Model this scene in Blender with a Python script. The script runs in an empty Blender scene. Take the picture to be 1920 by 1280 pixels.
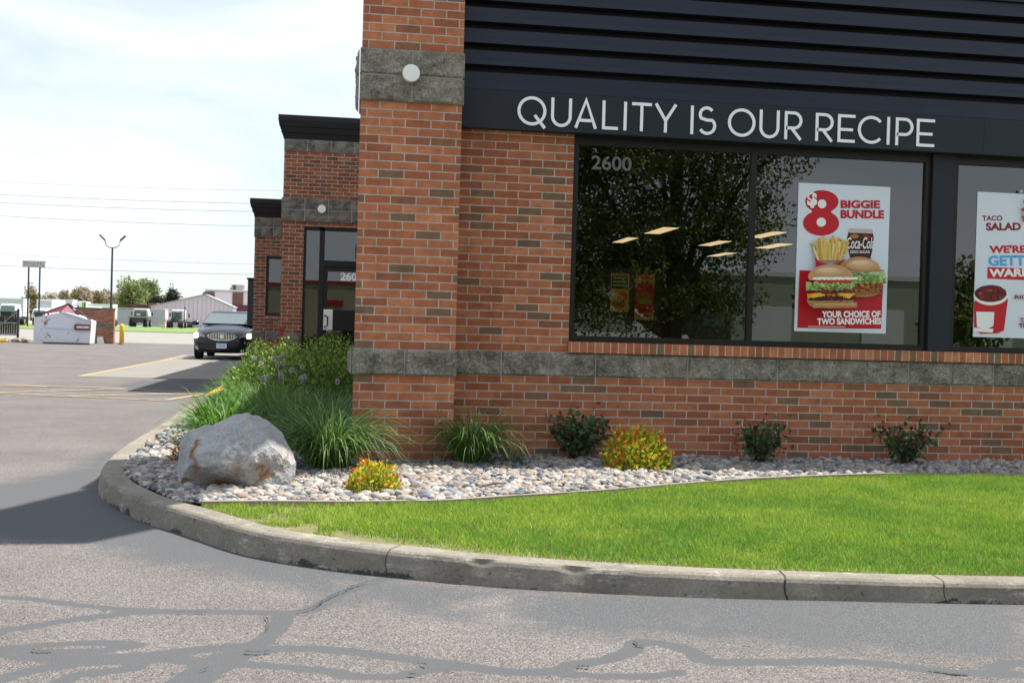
import bpy, bmesh, math, random
import numpy as np
from mathutils import Vector, Matrix, noise as mn

scene = bpy.context.scene
COL = scene.collection
rnd = random.Random(7)
rng = np.random.default_rng(11)

# ------------------------------------------------------------------ camera
F_PX, YAW, PITCH, ROLL = 2100.0, -0.13941, -0.01127, 0.02857
CAM = np.array([0.0045, -8.9436, 1.2])
def _axes():
    cy, sy, cp, sp, cr, sr = math.cos(YAW), math.sin(YAW), math.cos(PITCH), math.sin(PITCH), math.cos(ROLL), math.sin(ROLL)
    f = np.array([-sy*cp, cy*cp, sp]); r = np.array([cy, sy, 0.0]); u = np.cross(r, f)
    return cr*r + sr*u, -sr*r + cr*u, f
RI, UP, FW = _axes()
cd = bpy.data.cameras.new("camera"); cam = bpy.data.objects.new("camera", cd); COL.objects.link(cam)
cd.sensor_width = 36.0; cd.lens = F_PX/1920*36; cd.clip_start = 0.05; cd.clip_end = 6000
cam.matrix_world = Matrix(((RI[0], UP[0], -FW[0], CAM[0]), (RI[1], UP[1], -FW[1], CAM[1]), (RI[2], UP[2], -FW[2], CAM[2]), (0, 0, 0, 1)))
cd.dof.use_dof = True; cd.dof.focus_distance = 8.6; cd.dof.aperture_fstop = 8.5
scene.camera = cam

def at(u, v, y):            # measured photo point -> world point on the plane y = const
    r = FW*F_PX + RI*(u-960) + UP*(640-v)
    t = (y-CAM[1])/r[1]
    return CAM + t*r
def gnd(u, v, z=0.0):       # measured photo point -> world point at height z
    r = FW*F_PX + RI*(u-960) + UP*(640-v)
    t = (z-CAM[2])/r[2]
    return CAM + t*r

# ------------------------------------------------------------------ light
SUN = Vector((0.47, 0.205, 1.0)).normalized()
EL = math.asin(SUN.z); AZ = math.atan2(SUN.x, SUN.y)
world = bpy.data.worlds.new("World"); scene.world = world; world.use_nodes = True
nt = world.node_tree; nt.nodes.clear()
def N(nt, typ, **kw):
    n = nt.nodes.new(typ)
    for k, v in kw.items():
        if k.startswith('i_'):
            key = k[2:]; key = int(key) if key.isdigit() else key.replace('_', ' ')
            n.inputs[key].default_value = v
        else: setattr(n, k, v)
    return n
out = N(nt, 'ShaderNodeOutputWorld'); bg = N(nt, 'ShaderNodeBackground', i_Strength=0.075)
sky = N(nt, 'ShaderNodeTexSky', sky_type='NISHITA', sun_disc=False, sun_elevation=EL, sun_rotation=AZ, air_density=1.0, dust_density=0.8, ozone_density=1.0)
tc = N(nt, 'ShaderNodeTexCoord'); mp = N(nt, 'ShaderNodeMapping'); mp.inputs['Scale'].default_value = (1.0, 1.0, 2.6)
nz = N(nt, 'ShaderNodeTexNoise', i_Scale=2.6, i_Detail=7.0, i_Roughness=0.55)
nz.inputs['Distortion'].default_value = 0.4
rp = N(nt, 'ShaderNodeMapRange', i_1=0.29, i_2=0.60, i_3=0.18, i_4=1.0)
mx = N(nt, 'ShaderNodeMixRGB'); mx.inputs[2].default_value = (6.35, 6.8, 7.35, 1)
L = nt.links.new
L(tc.outputs['Generated'], mp.inputs['Vector']); L(mp.outputs[0], nz.inputs['Vector']); L(nz.outputs['Fac'], rp.inputs[0])
L(rp.outputs[0], mx.inputs[0]); L(sky.outputs[0], mx.inputs[1]); L(mx.outputs[0], bg.inputs['Color']); L(bg.outputs[0], out.inputs[0])
sd = bpy.data.lights.new("sun", 'SUN'); sun = bpy.data.objects.new("sun", sd); COL.objects.link(sun)
sd.energy = 4.2; sd.angle = math.radians(0.53); sd.color = (1.0, 0.95, 0.86)
sun.rotation_euler = SUN.to_track_quat('Z', 'Y').to_euler()
vs = scene.view_settings
vs.view_transform = 'Standard'; vs.look = 'None'; vs.gamma = 1; vs.exposure = 1.15; vs.use_curve_mapping = False

# ------------------------------------------------------------------ materials
MATS = {}
def new_mat(name):
    m = bpy.data.materials.new(name); m.use_nodes = True; t = m.node_tree
    b = t.nodes['Principled BSDF']; MATS[name] = m
    return m, t, b
def plain(name, col, rough=0.6, metal=0.0, spec=0.5, var=0.0, scale=8.0, bump=0.0):
    m, t, b = new_mat(name)
    b.inputs['Base Color'].default_value = (*col, 1); b.inputs['Roughness'].default_value = rough
    b.inputs['Metallic'].default_value = metal; b.inputs['Specular IOR Level'].default_value = spec
    if var or bump:
        g = N(t, 'ShaderNodeNewGeometry'); n = N(t, 'ShaderNodeTexNoise', i_Scale=scale, i_Detail=6.0, i_Roughness=0.6)
        t.links.new(g.outputs['Position'], n.inputs['Vector'])
        if var:
            mr = N(t, 'ShaderNodeMapRange', i_1=0.25, i_2=0.75, i_3=1-var, i_4=1+var)
            mm = N(t, 'ShaderNodeMixRGB', blend_type='MULTIPLY'); mm.inputs[0].default_value = 1; mm.inputs[1].default_value = (*col, 1)
            t.links.new(n.outputs['Fac'], mr.inputs[0]); t.links.new(mr.outputs[0], mm.inputs[2]); t.links.new(mm.outputs[0], b.inputs['Base Color'])
        if bump:
            bp = N(t, 'ShaderNodeBump', i_Strength=bump, i_Distance=0.01); t.links.new(n.outputs['Fac'], bp.inputs['Height']); t.links.new(bp.outputs[0], b.inputs['Normal'])
    return m
def ramp(t, stops, interp='LINEAR'):
    r = N(t, 'ShaderNodeValToRGB'); cr = r.color_ramp; cr.interpolation = interp
    while len(cr.elements) < len(stops): cr.elements.new(0.5)
    for e, (p, c) in zip(cr.elements, stops): e.position = p; e.color = (*c, 1)
    return r
def brick_mat(name, bw=0.2032, rh=0.0677, offset=0.5, uoff=0.0, voff=0.0, dark=1.0):
    m, t, b = new_mat(name); l = t.links.new
    uv = N(t, 'ShaderNodeUVMap'); mp = N(t, 'ShaderNodeMapping'); mp.inputs['Location'].default_value = (uoff, voff, 0)
    l(uv.outputs[0], mp.inputs[0])
    br = N(t, 'ShaderNodeTexBrick', offset=offset, i_Scale=1.0)
    for k, v in (('Mortar Size', 0.0050), ('Mortar Smooth', 0.12), ('Brick Width', bw), ('Row Height', rh), ('Bias', 0.0)): br.inputs[k].default_value = v
    br.inputs['Color1'].default_value = (0, 0, 0, 1); br.inputs['Color2'].default_value = (1, 1, 1, 1); br.inputs['Mortar'].default_value = (0.5, 0.5, 0.5, 1)
    l(mp.outputs[0], br.inputs['Vector'])
    d = dark
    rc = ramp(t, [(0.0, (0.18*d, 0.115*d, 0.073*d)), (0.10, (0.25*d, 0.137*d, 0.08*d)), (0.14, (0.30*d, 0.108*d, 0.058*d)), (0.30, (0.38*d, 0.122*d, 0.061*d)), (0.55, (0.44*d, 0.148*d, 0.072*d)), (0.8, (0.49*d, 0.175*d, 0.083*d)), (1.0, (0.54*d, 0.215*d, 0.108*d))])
    l(br.outputs['Color'], rc.inputs[0])
    n1 = N(t, 'ShaderNodeTexNoise', i_Scale=9.0, i_Detail=5.0, i_Roughness=0.65); l(uv.outputs[0], n1.inputs['Vector'])
    n0 = N(t, 'ShaderNodeTexNoise', i_Scale=1.1, i_Detail=6.0, i_Roughness=0.7); l(uv.outputs[0], n0.inputs['Vector']); mr0 = N(t, 'ShaderNodeMapRange', i_1=0.3, i_2=0.7, i_3=0.84, i_4=1.12); l(n0.outputs['Fac'], mr0.inputs[0])
    mr1 = N(t, 'ShaderNodeMapRange', i_1=0.3, i_2=0.7, i_3=0.80, i_4=1.16); l(n1.outputs['Fac'], mr1.inputs[0])
    mr = N(t, 'ShaderNodeMath', operation='MULTIPLY'); l(mr0.outputs[0], mr.inputs[0]); l(mr1.outputs[0], mr.inputs[1])
    n2 = N(t, 'ShaderNodeTexNoise', i_Scale=160.0, i_Detail=3.0); l(uv.outputs[0], n2.inputs['Vector'])
    mr2 = N(t, 'ShaderNodeMapRange', i_1=0.3, i_2=0.7, i_3=0.88, i_4=1.1); l(n2.outputs['Fac'], mr2.inputs[0])
    mu0 = N(t, 'ShaderNodeMath', operation='MULTIPLY'); l(mr.outputs[0], mu0.inputs[0]); l(mr2.outputs[0], mu0.inputs[1])
    mu = N(t, 'ShaderNodeMixRGB', blend_type='MULTIPLY'); mu.inputs[0].default_value = 1; l(rc.outputs[0], mu.inputs[1]); l(mu0.outputs[0], mu.inputs[2])
    nf_ = N(t, 'ShaderNodeTexNoise', i_Scale=1.0, i_Detail=4.0, i_Roughness=0.7); mf = N(t, 'ShaderNodeMapping'); mf.inputs['Scale'].default_value = (11.0, 26.0, 1.0); l(uv.outputs[0], mf.inputs[0]); l(mf.outputs[0], nf_.inputs['Vector'])
    mff = N(t, 'ShaderNodeMapRange', i_1=0.50, i_2=0.72, i_3=0.0, i_4=0.55); l(nf_.outputs['Fac'], mff.inputs[0])
    fl = N(t, 'ShaderNodeMixRGB'); fl.inputs[2].default_value = (0.17*d, 0.085*d, 0.05*d, 1); l(mff.outputs[0], fl.inputs[0]); l(mu.outputs[0], fl.inputs[1]); mu = fl
    mo = N(t, 'ShaderNodeMixRGB', blend_type='MULTIPLY'); mo.inputs[0].default_value = 1; mo.inputs[1].default_value = (0.46, 0.405, 0.345, 1); l(mr.outputs[0], mo.inputs[2])
    mix = N(t, 'ShaderNodeMixRGB'); l(br.outputs['Fac'], mix.inputs[0]); l(mu.outputs[0], mix.inputs[1]); l(mo.outputs[0], mix.inputs[2])
    l(mix.outputs[0], b.inputs['Base Color']); b.inputs['Roughness'].default_value = 0.88; b.inputs['Specular IOR Level'].default_value = 0.25
    inv = N(t, 'ShaderNodeMath', operation='SUBTRACT'); inv.inputs[0].default_value = 1.0; l(br.outputs['Fac'], inv.inputs[1])
    ad = N(t, 'ShaderNodeMath', operation='MULTIPLY_ADD', i_1=0.25); l(n2.outputs['Fac'], ad.inputs[0]); l(inv.outputs[0], ad.inputs[2])
    bp = N(t, 'ShaderNodeBump', i_Strength=0.7, i_Distance=0.006); l(ad.outputs[0], bp.inputs['Height']); l(bp.outputs[0], b.inputs['Normal'])
    return m
def attr_mat(name, rough=0.6, spec=0.4, trans=0.0, noise=0.0, nscale=30.0, bump=0.0):
    m, t, b = new_mat(name); l = t.links.new
    a = N(t, 'ShaderNodeAttribute', attribute_name='Col'); src = a.outputs['Color']
    if noise:
        g = N(t, 'ShaderNodeNewGeometry'); n = N(t, 'ShaderNodeTexNoise', i_Scale=nscale, i_Detail=5.0, i_Roughness=0.65); l(g.outputs['Position'], n.inputs['Vector'])
        mr = N(t, 'ShaderNodeMapRange', i_1=0.25, i_2=0.75, i_3=1-noise, i_4=1+noise); l(n.outputs['Fac'], mr.inputs[0])
        mu = N(t, 'ShaderNodeMixRGB', blend_type='MULTIPLY'); mu.inputs[0].default_value = 1; l(src, mu.inputs[1]); l(mr.outputs[0], mu.inputs[2]); src = mu.outputs[0]
        if bump:
            bp = N(t, 'ShaderNodeBump', i_Strength=bump, i_Distance=0.01); l(n.outputs['Fac'], bp.inputs['Height']); l(bp.outputs[0], b.inputs['Normal'])
    l(src, b.inputs['Base Color']); b.inputs['Roughness'].default_value = rough; b.inputs['Specular IOR Level'].default_value = spec
    if trans:
        o = t.nodes['Material Output']; tr = N(t, 'ShaderNodeBsdfTranslucent'); ms = N(t, 'ShaderNodeMixShader'); ms.inputs[0].default_value = trans
        l(src, tr.inputs[0]); l(b.outputs[0], ms.inputs[1]); l(tr.outputs[0], ms.inputs[2]); l(ms.outputs[0], o.inputs[0])
    return m
def emit_mat(name, col, s):
    m, t, b = new_mat(name); b.inputs['Base Color'].default_value = (*col, 1)
    b.inputs['Emission Color'].default_value = (*col, 1); b.inputs['Emission Strength'].default_value = s
    return m
def glass_mat(name, tint=(0.3, 0.3, 0.29), ior=1.5, boost=1.5):
    m, t, b = new_mat(name); l = t.links.new; o = t.nodes['Material Output']; t.nodes.remove(b)
    tr = N(t, 'ShaderNodeBsdfTransparent'); tr.inputs[0].default_value = (*tint, 1)
    gl = N(t, 'ShaderNodeBsdfGlossy'); gl.inputs['Roughness'].default_value = 0.0; gl.inputs[0].default_value = (1, 1, 1, 1)
    fr = N(t, 'ShaderNodeFresnel', i_IOR=ior); mu = N(t, 'ShaderNodeMath', operation='MULTIPLY', i_1=boost); mu.use_clamp = True
    ms = N(t, 'ShaderNodeMixShader'); l(fr.outputs[0], mu.inputs[0]); l(mu.outputs[0], ms.inputs[0]); l(tr.outputs[0], ms.inputs[1]); l(gl.outputs[0], ms.inputs[2]); l(ms.outputs[0], o.inputs[0])
    return m

# brick lattices: rows are registered to the stone courses (z = 0.807 and 1.010)
ROW = 0.0677
M_BRICK = brick_mat('brick', uoff=0.0508, voff=-(0.807 - 12*ROW))
M_BRICK_WALL = brick_mat('brick_main', uoff=-0.018, voff=-(1.010 - 15*ROW), dark=0.86)
M_ROWLOCK = brick_mat('brick_rowlock', bw=0.0677, rh=0.5, offset=0.0, voff=0.2)
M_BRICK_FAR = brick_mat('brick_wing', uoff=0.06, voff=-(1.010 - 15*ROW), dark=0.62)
M_MORTAR = plain('stone_joint', (0.30, 0.30, 0.295), 0.9, var=0.15, scale=20)
def stone_mat(name, d=1.0):
    m, t, b = new_mat(name); l = t.links.new; g = N(t, 'ShaderNodeNewGeometry')
    n = N(t, 'ShaderNodeTexNoise', i_Scale=5.0, i_Detail=9.0, i_Roughness=0.72); l(g.outputs['Position'], n.inputs['Vector'])
    r = ramp(t, [(0.28, (0.062*d, 0.056*d, 0.046*d)), (0.44, (0.18*d, 0.163*d, 0.138*d)), (0.58, (0.29*d, 0.265*d, 0.225*d)), (0.8, (0.42*d, 0.385*d, 0.33*d))]); l(n.outputs['Fac'], r.inputs[0])
    n2 = N(t, 'ShaderNodeTexNoise', i_Scale=70.0, i_Detail=5.0, i_Roughness=0.75); l(g.outputs['Position'], n2.inputs['Vector'])
    mr = N(t, 'ShaderNodeMapRange', i_1=0.3, i_2=0.7, i_3=0.35, i_4=1.55); l(n2.outputs['Fac'], mr.inputs[0])
    mu = N(t, 'ShaderNodeMixRGB', blend_type='MULTIPLY'); mu.inputs[0].default_value = 1; l(r.outputs[0], mu.inputs[1]); l(mr.outputs[0], mu.inputs[2])
    n3 = N(t, 'ShaderNodeTexNoise', i_Scale=7.0, i_Detail=4.0, i_Roughness=0.6); mp = N(t, 'ShaderNodeMapping'); mp.inputs['Location'].default_value = (3.7, 1.1, 0.4); l(g.outputs['Position'], mp.inputs[0]); l(mp.outputs[0], n3.inputs['Vector'])
    m3 = N(t, 'ShaderNodeMapRange', i_1=0.66, i_2=0.74, i_3=0.0, i_4=0.55); l(n3.outputs['Fac'], m3.inputs[0])
    mx = N(t, 'ShaderNodeMixRGB'); mx.inputs[2].default_value = (0.17*d, 0.12*d, 0.03*d, 1); l(m3.outputs[0], mx.inputs[0]); l(mu.outputs[0], mx.inputs[1])
    l(mx.outputs[0], b.inputs['Base Color']); b.inputs['Roughness'].default_value = 0.95; b.inputs['Specular IOR Level'].default_value = 0.15
    bp = N(t, 'ShaderNodeBump', i_Strength=0.6, i_Distance=0.006); l(n2.outputs['Fac'], bp.inputs['Height']); l(bp.outputs[0], b.inputs['Normal'])
    return m
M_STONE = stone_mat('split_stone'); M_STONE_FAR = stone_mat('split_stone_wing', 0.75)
M_NAVY = plain('navy_metal', (0.0105, 0.0148, 0.032), 0.42, spec=0.34, var=0.14, scale=3, bump=0.06)
M_FASCIA = plain('slate_fascia', (0.0135, 0.018, 0.027), 0.5, spec=0.3, var=0.08, scale=2)
M_FRAME = plain('bronze_frame', (0.008, 0.0065, 0.006), 0.4, spec=0.35)
M_CORNICE = plain('black_cornice', (0.007, 0.007, 0.009), 0.5, spec=0.35, var=0.2, scale=4)
M_LETTER = plain('white_letter', (0.84, 0.86, 0.90), 0.4)
M_GLASS = glass_mat('window_glass', (0.36, 0.35, 0.32), 1.5, 2.6)
M_GLASS_D = glass_mat('door_glass', (0.16, 0.16, 0.16), 1.55, 2.2)
M_WHITE = plain('white_plastic', (0.82, 0.82, 0.79), 0.4)
M_RED = plain('red_paint', (0.33, 0.012, 0.016), 0.5)
M_YEL = plain('yellow_paint', (0.75, 0.43, 0.03), 0.55, var=0.15, scale=12)
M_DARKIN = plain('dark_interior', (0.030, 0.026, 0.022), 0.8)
M_BLACK = plain('black_rubber', (0.012, 0.012, 0.013), 0.7, var=0.2, scale=15)
M_CHROME = plain('chrome', (0.75, 0.76, 0.78), 0.16, metal=1.0)
M_STEEL = plain('dark_steel', (0.03, 0.03, 0.033), 0.45)
M_GREY = plain('grey_paint', (0.3, 0.31, 0.32), 0.6, var=0.1, scale=3)

# ------------------------------------------------------------------ mesh helpers
class MB:
    def __init__(s): s.v = []; s.f = []; s.m = []
    def add(s, vs, fs, mi=0):
        o = len(s.v); s.v += [tuple(map(float, p)) for p in vs]
        for f in fs: s.f.append(tuple(i+o for i in f)); s.m.append(mi)
        return s
    def box(s, x0, x1, y0, y1, z0, z1, mi=0):
        vs = [(x, y, z) for z in (z0, z1) for y in (y0, y1) for x in (x0, x1)]
        return s.add(vs, [(0, 2, 3, 1), (4, 5, 7, 6), (0, 1, 5, 4), (2, 6, 7, 3), (0, 4, 6, 2), (1, 3, 7, 5)], mi)
    def bar(s, a, b, w, h=None, mi=0, up=(0, 0, 1)):     # rectangular bar from a to b
        a = Vector(a); b = Vector(b); h = h or w; d = (b-a).normalized(); upv = Vector(up)
        if abs(d.dot(upv)) > 0.98: upv = Vector((0, 1, 0))
        r = d.cross(upv).normalized()*w/2; u = r.cross(d).normalized()*h/2
        vs = [a-r-u, a+r-u, a+r+u, a-r+u, b-r-u, b+r-u, b+r+u, b-r+u]
        return s.add(vs, [(0, 3, 2, 1), (4, 5, 6, 7), (0, 1, 5, 4), (1, 2, 6, 5), (2, 3, 7, 6), (3, 0, 4, 7)], mi)
    def tube(s, pts, r, n=8, mi=0, cap=True):
        pts = [Vector(p) for p in pts]; rs = r if isinstance(r, (list, tuple)) else [r]*len(pts); rings = []
        for i, p in enumerate(pts):
            d = (pts[min(i+1, len(pts)-1)] - pts[max(i-1, 0)]).normalized()
            a = Vector((0, 0, 1)) if abs(d.z) < 0.9 else Vector((1, 0, 0))
            x = d.cross(a).normalized(); y = x.cross(d)
            rings.append([p + (x*math.cos(2*math.pi*k/n) + y*math.sin(2*math.pi*k/n))*rs[i] for k in range(n)])
        vs = [q for rg in rings for q in rg]; fs = []
        for i in range(len(pts)-1):
            for k in range(n): fs.append((i*n+k, i*n+(k+1) % n, (i+1)*n+(k+1) % n, (i+1)*n+k))
        if cap: fs += [tuple(range(n-1, -1, -1)), tuple(range((len(pts)-1)*n, len(pts)*n))]
        return s.add(vs, fs, mi)
    def prism(s, poly, y0, y1, mi=0, plane='xz'):         # outline extruded along the third axis
        n = len(poly)
        def p3(a, b, c): return {'xz': (a, c, b), 'xy': (a, b, c), 'yz': (c, a, b)}[plane]
        vs = [p3(a, b, y0) for a, b in poly] + [p3(a, b, y1) for a, b in poly]
        fs = [tuple(range(n)), tuple(range(2*n-1, n-1, -1))] + [(i, i+n, (i+1) % n+n, (i+1) % n) for i in range(n)]
        return s.add(vs, fs, mi)
    def disc(s, c, r, axis='y', d=0.02, n=24, mi=0, rz=None):
        poly = [(c[0]+r*math.cos(2*math.pi*k/n), c[2]+(rz or r)*math.sin(2*math.pi*k/n)) for k in range(n)]
        return s.prism(poly, c[1]-d, c[1], mi, 'xz')
    def loft(s, rings, mi=0, caps=True, closed=True):
        n = len(rings[0]); vs = [p for r in rings for p in r]; fs = []
        for i in range(len(rings)-1):
            for k in range(n if closed else n-1): fs.append((i*n+k, i*n+(k+1) % n, (i+1)*n+(k+1) % n, (i+1)*n+k))
        if caps: fs += [tuple(range(n-1, -1, -1)), tuple(range((len(rings)-1)*n, len(rings)*n))]
        return s.add(vs, fs, mi)
    def build(s, name, mats, parent=None, origin=(0, 0, 0), smooth=False, bevel=0, fixn=True, uv=True, sub=0):
        mats = mats if isinstance(mats, (list, tuple)) else [mats]
        me = bpy.data.meshes.new(name)
        vv = [(x-origin[0], y-origin[1], z-origin[2]) for x, y, z in s.v]
        me.from_pydata(vv, [], s.f)
        for m in mats: me.materials.append(m)
        me.polygons.foreach_set('material_index', s.m)
        if fixn:
            bm = bmesh.new(); bm.from_mesh(me); bmesh.ops.recalc_face_normals(bm, faces=bm.faces); bm.to_mesh(me); bm.free()
        if uv:
            ul = me.uv_layers.new(name='UVMap')
            for p in me.polygons:
                n = p.normal
                for li in p.loop_indices:
                    c = me.vertices[me.loops[li].vertex_index].co
                    x, y, z = c[0]+origin[0], c[1]+origin[1], c[2]+origin[2]
                    ul.data[li].uv = (y, z) if abs(n.x) >= max(abs(n.y), abs(n.z)) else ((x, z) if abs(n.y) >= abs(n.z) else (x, y))
        if smooth: me.polygons.foreach_set('use_smooth', [True]*len(me.polygons))
        o = bpy.data.objects.new(name, me); COL.objects.link(o)
        if parent: o.parent = parent
        if bevel:
            b = o.modifiers.new('bevel', 'BEVEL'); b.width = bevel; b.segments = 2; b.limit_method = 'ANGLE'
        if sub:
            q = o.modifiers.new('sub', 'SUBSURF'); q.levels = sub; q.render_levels = sub
        return o
def npmesh(name, V, Fa, mat, colors=None, smooth=False, parent=None):
    V = np.ascontiguousarray(V, dtype=np.float32).reshape(-1, 3); k = Fa.shape[1]; Fa = np.ascontiguousarray(Fa, dtype=np.int32)
    me = bpy.data.meshes.new(name); me.vertices.add(len(V)); me.vertices.foreach_set('co', V.ravel())
    me.loops.add(Fa.size); me.loops.foreach_set('vertex_index', Fa.ravel())
    me.polygons.add(len(Fa)); me.polygons.foreach_set('loop_start', np.arange(0, Fa.size, k, dtype=np.int32))
    me.polygons.foreach_set('loop_total', np.full(len(Fa), k, dtype=np.int32))
    if smooth: me.polygons.foreach_set('use_smooth', np.ones(len(Fa), dtype=bool))
    me.update(calc_edges=True)
    if colors is not None:
        a = me.color_attributes.new('Col', 'FLOAT_COLOR', 'POINT')
        c = np.ones((len(V), 4), dtype=np.float32); c[:, :3] = colors; a.data.foreach_set('color', c.ravel())
    me.materials.append(mat)
    o = bpy.data.objects.new(name, me); COL.objects.link(o)
    if parent: o.parent = parent
    return o
def tag(o, label, cat, group=None):
    o['label'] = label; o['category'] = cat
    if group: o['group'] = group
    return o
def struct(o): o['kind'] = 'structure'; return o
def thing(name, label, cat, loc=(0, 0, 0), rz=0.0, group=None):
    o = bpy.data.objects.new(name, None); COL.objects.link(o); o.empty_display_size = 0.2
    o.location = loc; o.rotation_euler = (0, 0, rz)
    return tag(o, label, cat, group)
def copy_tree(o, parent=None):
    c = o.copy(); COL.objects.link(c)
    if parent: c.parent = parent
    for ch in list(o.children): copy_tree(ch, c)
    return c
_txt = {}
def text_geo(body, size, bold=0.0, shear=0.0, align='LEFT', spacing=1.0):
    key = (body, size, bold, shear, align, spacing)
    if key in _txt: return _txt[key]
    c = bpy.data.curves.new('t', 'FONT'); c.body = body; c.size = size; c.offset = bold; c.shear = shear; c.align_x = align; c.space_character = spacing
    c.resolution_u = 4
    o = bpy.data.objects.new('t', c); COL.objects.link(o); dg = bpy.context.evaluated_depsgraph_get(); dg.update()
    me = bpy.data.meshes.new_from_object(o.evaluated_get(dg))
    V = [tuple(v.co) for v in me.vertices]; Fc = [tuple(p.vertices) for p in me.polygons]
    bpy.data.objects.remove(o); bpy.data.curves.remove(c); bpy.data.meshes.remove(me)
    _txt[key] = (V, Fc); return V, Fc
def put_text(mb, body, x, z, y, size, mi=0, bold=0.0, width=None, **kw):   # flat text on a plane facing -Y
    V, Fc = text_geo(body, size, bold, **kw)
    s = 1.0; x0 = 0.0
    if width:
        xs = [p[0] for p in V]; s = width/(max(xs)-min(xs)); x0 = min(xs)
    mb.add([(x+(p[0]-x0)*s, y, z+p[1]) for p in V], Fc, mi)
# --- polyline helpers
def catmull(P, n=8):
    P = [np.array(p, float) for p in P]; Q = []
    E = [2*P[0]-P[1]] + P + [2*P[-1]-P[-2]]
    for i in range(1, len(E)-2):
        for k in range(n):
            t = k/n; a, b, c, d = E[i-1], E[i], E[i+1], E[i+2]
            Q.append(0.5*((2*b)+(-a+c)*t+(2*a-5*b+4*c-d)*t*t+(-a+3*b-3*c+d)*t**3))
    Q.append(P[-1]); return np.array(Q)
def seg_dist(P, A):       # distance from points P (n,2) to polyline A (m,2)
    d = np.full(len(P), 1e9)
    for i in range(len(A)-1):
        a, b = A[i], A[i+1]; ab = b-a; t = np.clip(((P-a)@ab)/max(ab@ab, 1e-12), 0, 1)
        d = np.minimum(d, np.hypot(*(P-(a+t[:, None]*ab)).T))
    return d
def inside(P, poly):
    x, y = P[:, 0], P[:, 1]; r = np.zeros(len(P), bool); n = len(poly); j = n-1
    for i in range(n):
        xi, yi = poly[i][:2]; xj, yj = poly[j][:2]
        c = ((yi > y) != (yj > y)) & (x < (xj-xi)*(y-yi)/((yj-yi) if yj != yi else 1e-12)+xi); r ^= c; j = i
    return r
def sdf_poly(P, poly):
    poly = np.array(poly); cl = np.vstack([poly, poly[:1]]); d = seg_dist(P, cl); return np.where(inside(P, poly), -d, d)

# ================================================================== GROUND
kerb_front = catmull([(-2.50, 16.2), (-2.30, 14.0), (-2.14, 11.9), (-2.17, 9.6), (-2.08, 6.5), (-2.0, 4.2), (-1.94, 2.84), (-1.90, 1.03), (-1.83, -0.05), (-1.73, -0.74), (-1.53, -1.40), (-1.21, -2.06),
    (-0.90, -2.49), (-0.47, -3.09), (-0.03, -3.44), (0.27, -3.61), (0.75, -3.85), (1.49, -4.08), (2.24, -4.215), (3.0, -4.30), (4.5, -4.42), (7.0, -4.55), (12.0, -4.7)], 10)
def offset_line(A, d):
    T = np.gradient(A, axis=0); T /= np.linalg.norm(T, axis=1)[:, None]; Nn = np.stack([-T[:, 1], T[:, 0]], 1); return A + Nn*d
kerb_back = offset_line(kerb_front, 0.15)
TOP = 0.127
# sealed areas and crack filler, measured on the ground
def px(pts, ox, oy, s): return np.array([gnd(ox+u/s, oy+v/s)[:2] for u, v in pts])
A5 = (0, 800, 2.667); A6 = (640, 900, 3.0); A7 = (1280, 880, 3.0)
def cat2(*a): return np.vstack(a)
ribbons = [
    (cat2(px([(-60, 1030), (0, 1020), (200, 990), (350, 965), (520, 945), (700, 928), (1000, 922), (1250, 927), (1450, 930), (1560, 915), (1640, 870), (1707, 835)], *A5), px([(100, 605), (200, 572), (280, 545)], *A6)), 0.055),
    (px([(-60, 848), (0, 850), (150, 860), (300, 880), (500, 900), (700, 915), (900, 922)], *A5), 0.045),
    (px([(-60, 1112), (0, 1110), (250, 1088), (550, 1080), (690, 1090), (560, 1112), (250, 1128), (0, 1132)], *A5), 0.05),
    (px([(-60, 1290), (0, 1262), (150, 1218), (400, 1182), (640, 1170), (700, 1190), (600, 1215), (400, 1235), (300, 1275)], *A5), 0.055),
    (px([(-60, 1120), (0, 1130), (150, 1150), (300, 1160), (500, 1152), (700, 1145), (1000, 1112), (1250, 1093), (1340, 1050), (1395, 990), (1420, 940)], *A5), 0.065),
    (cat2(px([(700, 1150), (1000, 1170), (1150, 1150), (1400, 1108), (1700, 1122)], *A5), px([(300, 1003), (600, 1042), (900, 1090), (1150, 1098), (1300, 1062), (1500, 1030), (1640, 985), (1655, 940), (1800, 945)], *A6), px([(60, 1058), (150, 1112), (500, 1120), (900, 1122), (1200, 1150), (1500, 1188), (1900, 1205)], *A7)), 0.06),
    (px([(900, 1300), (1000, 1240), (1080, 1180), (1150, 1150)], *A5), 0.11),
    (px([(1700, 1230), (1500, 1210), (1150, 1180), (900, 1172)], *A5), 0.05),
    (px([(0, 1104), (300, 1112), (450, 1080), (650, 1062)], *A6), 0.05),
    (px([(1150, 1100), (1400, 1120), (1700, 1130), (1900, 1110)], *A6), 0.05),
    (px([(1750, 1160), (1850, 1140), (2000, 1135)], *A7), 0.06),
]
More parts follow.
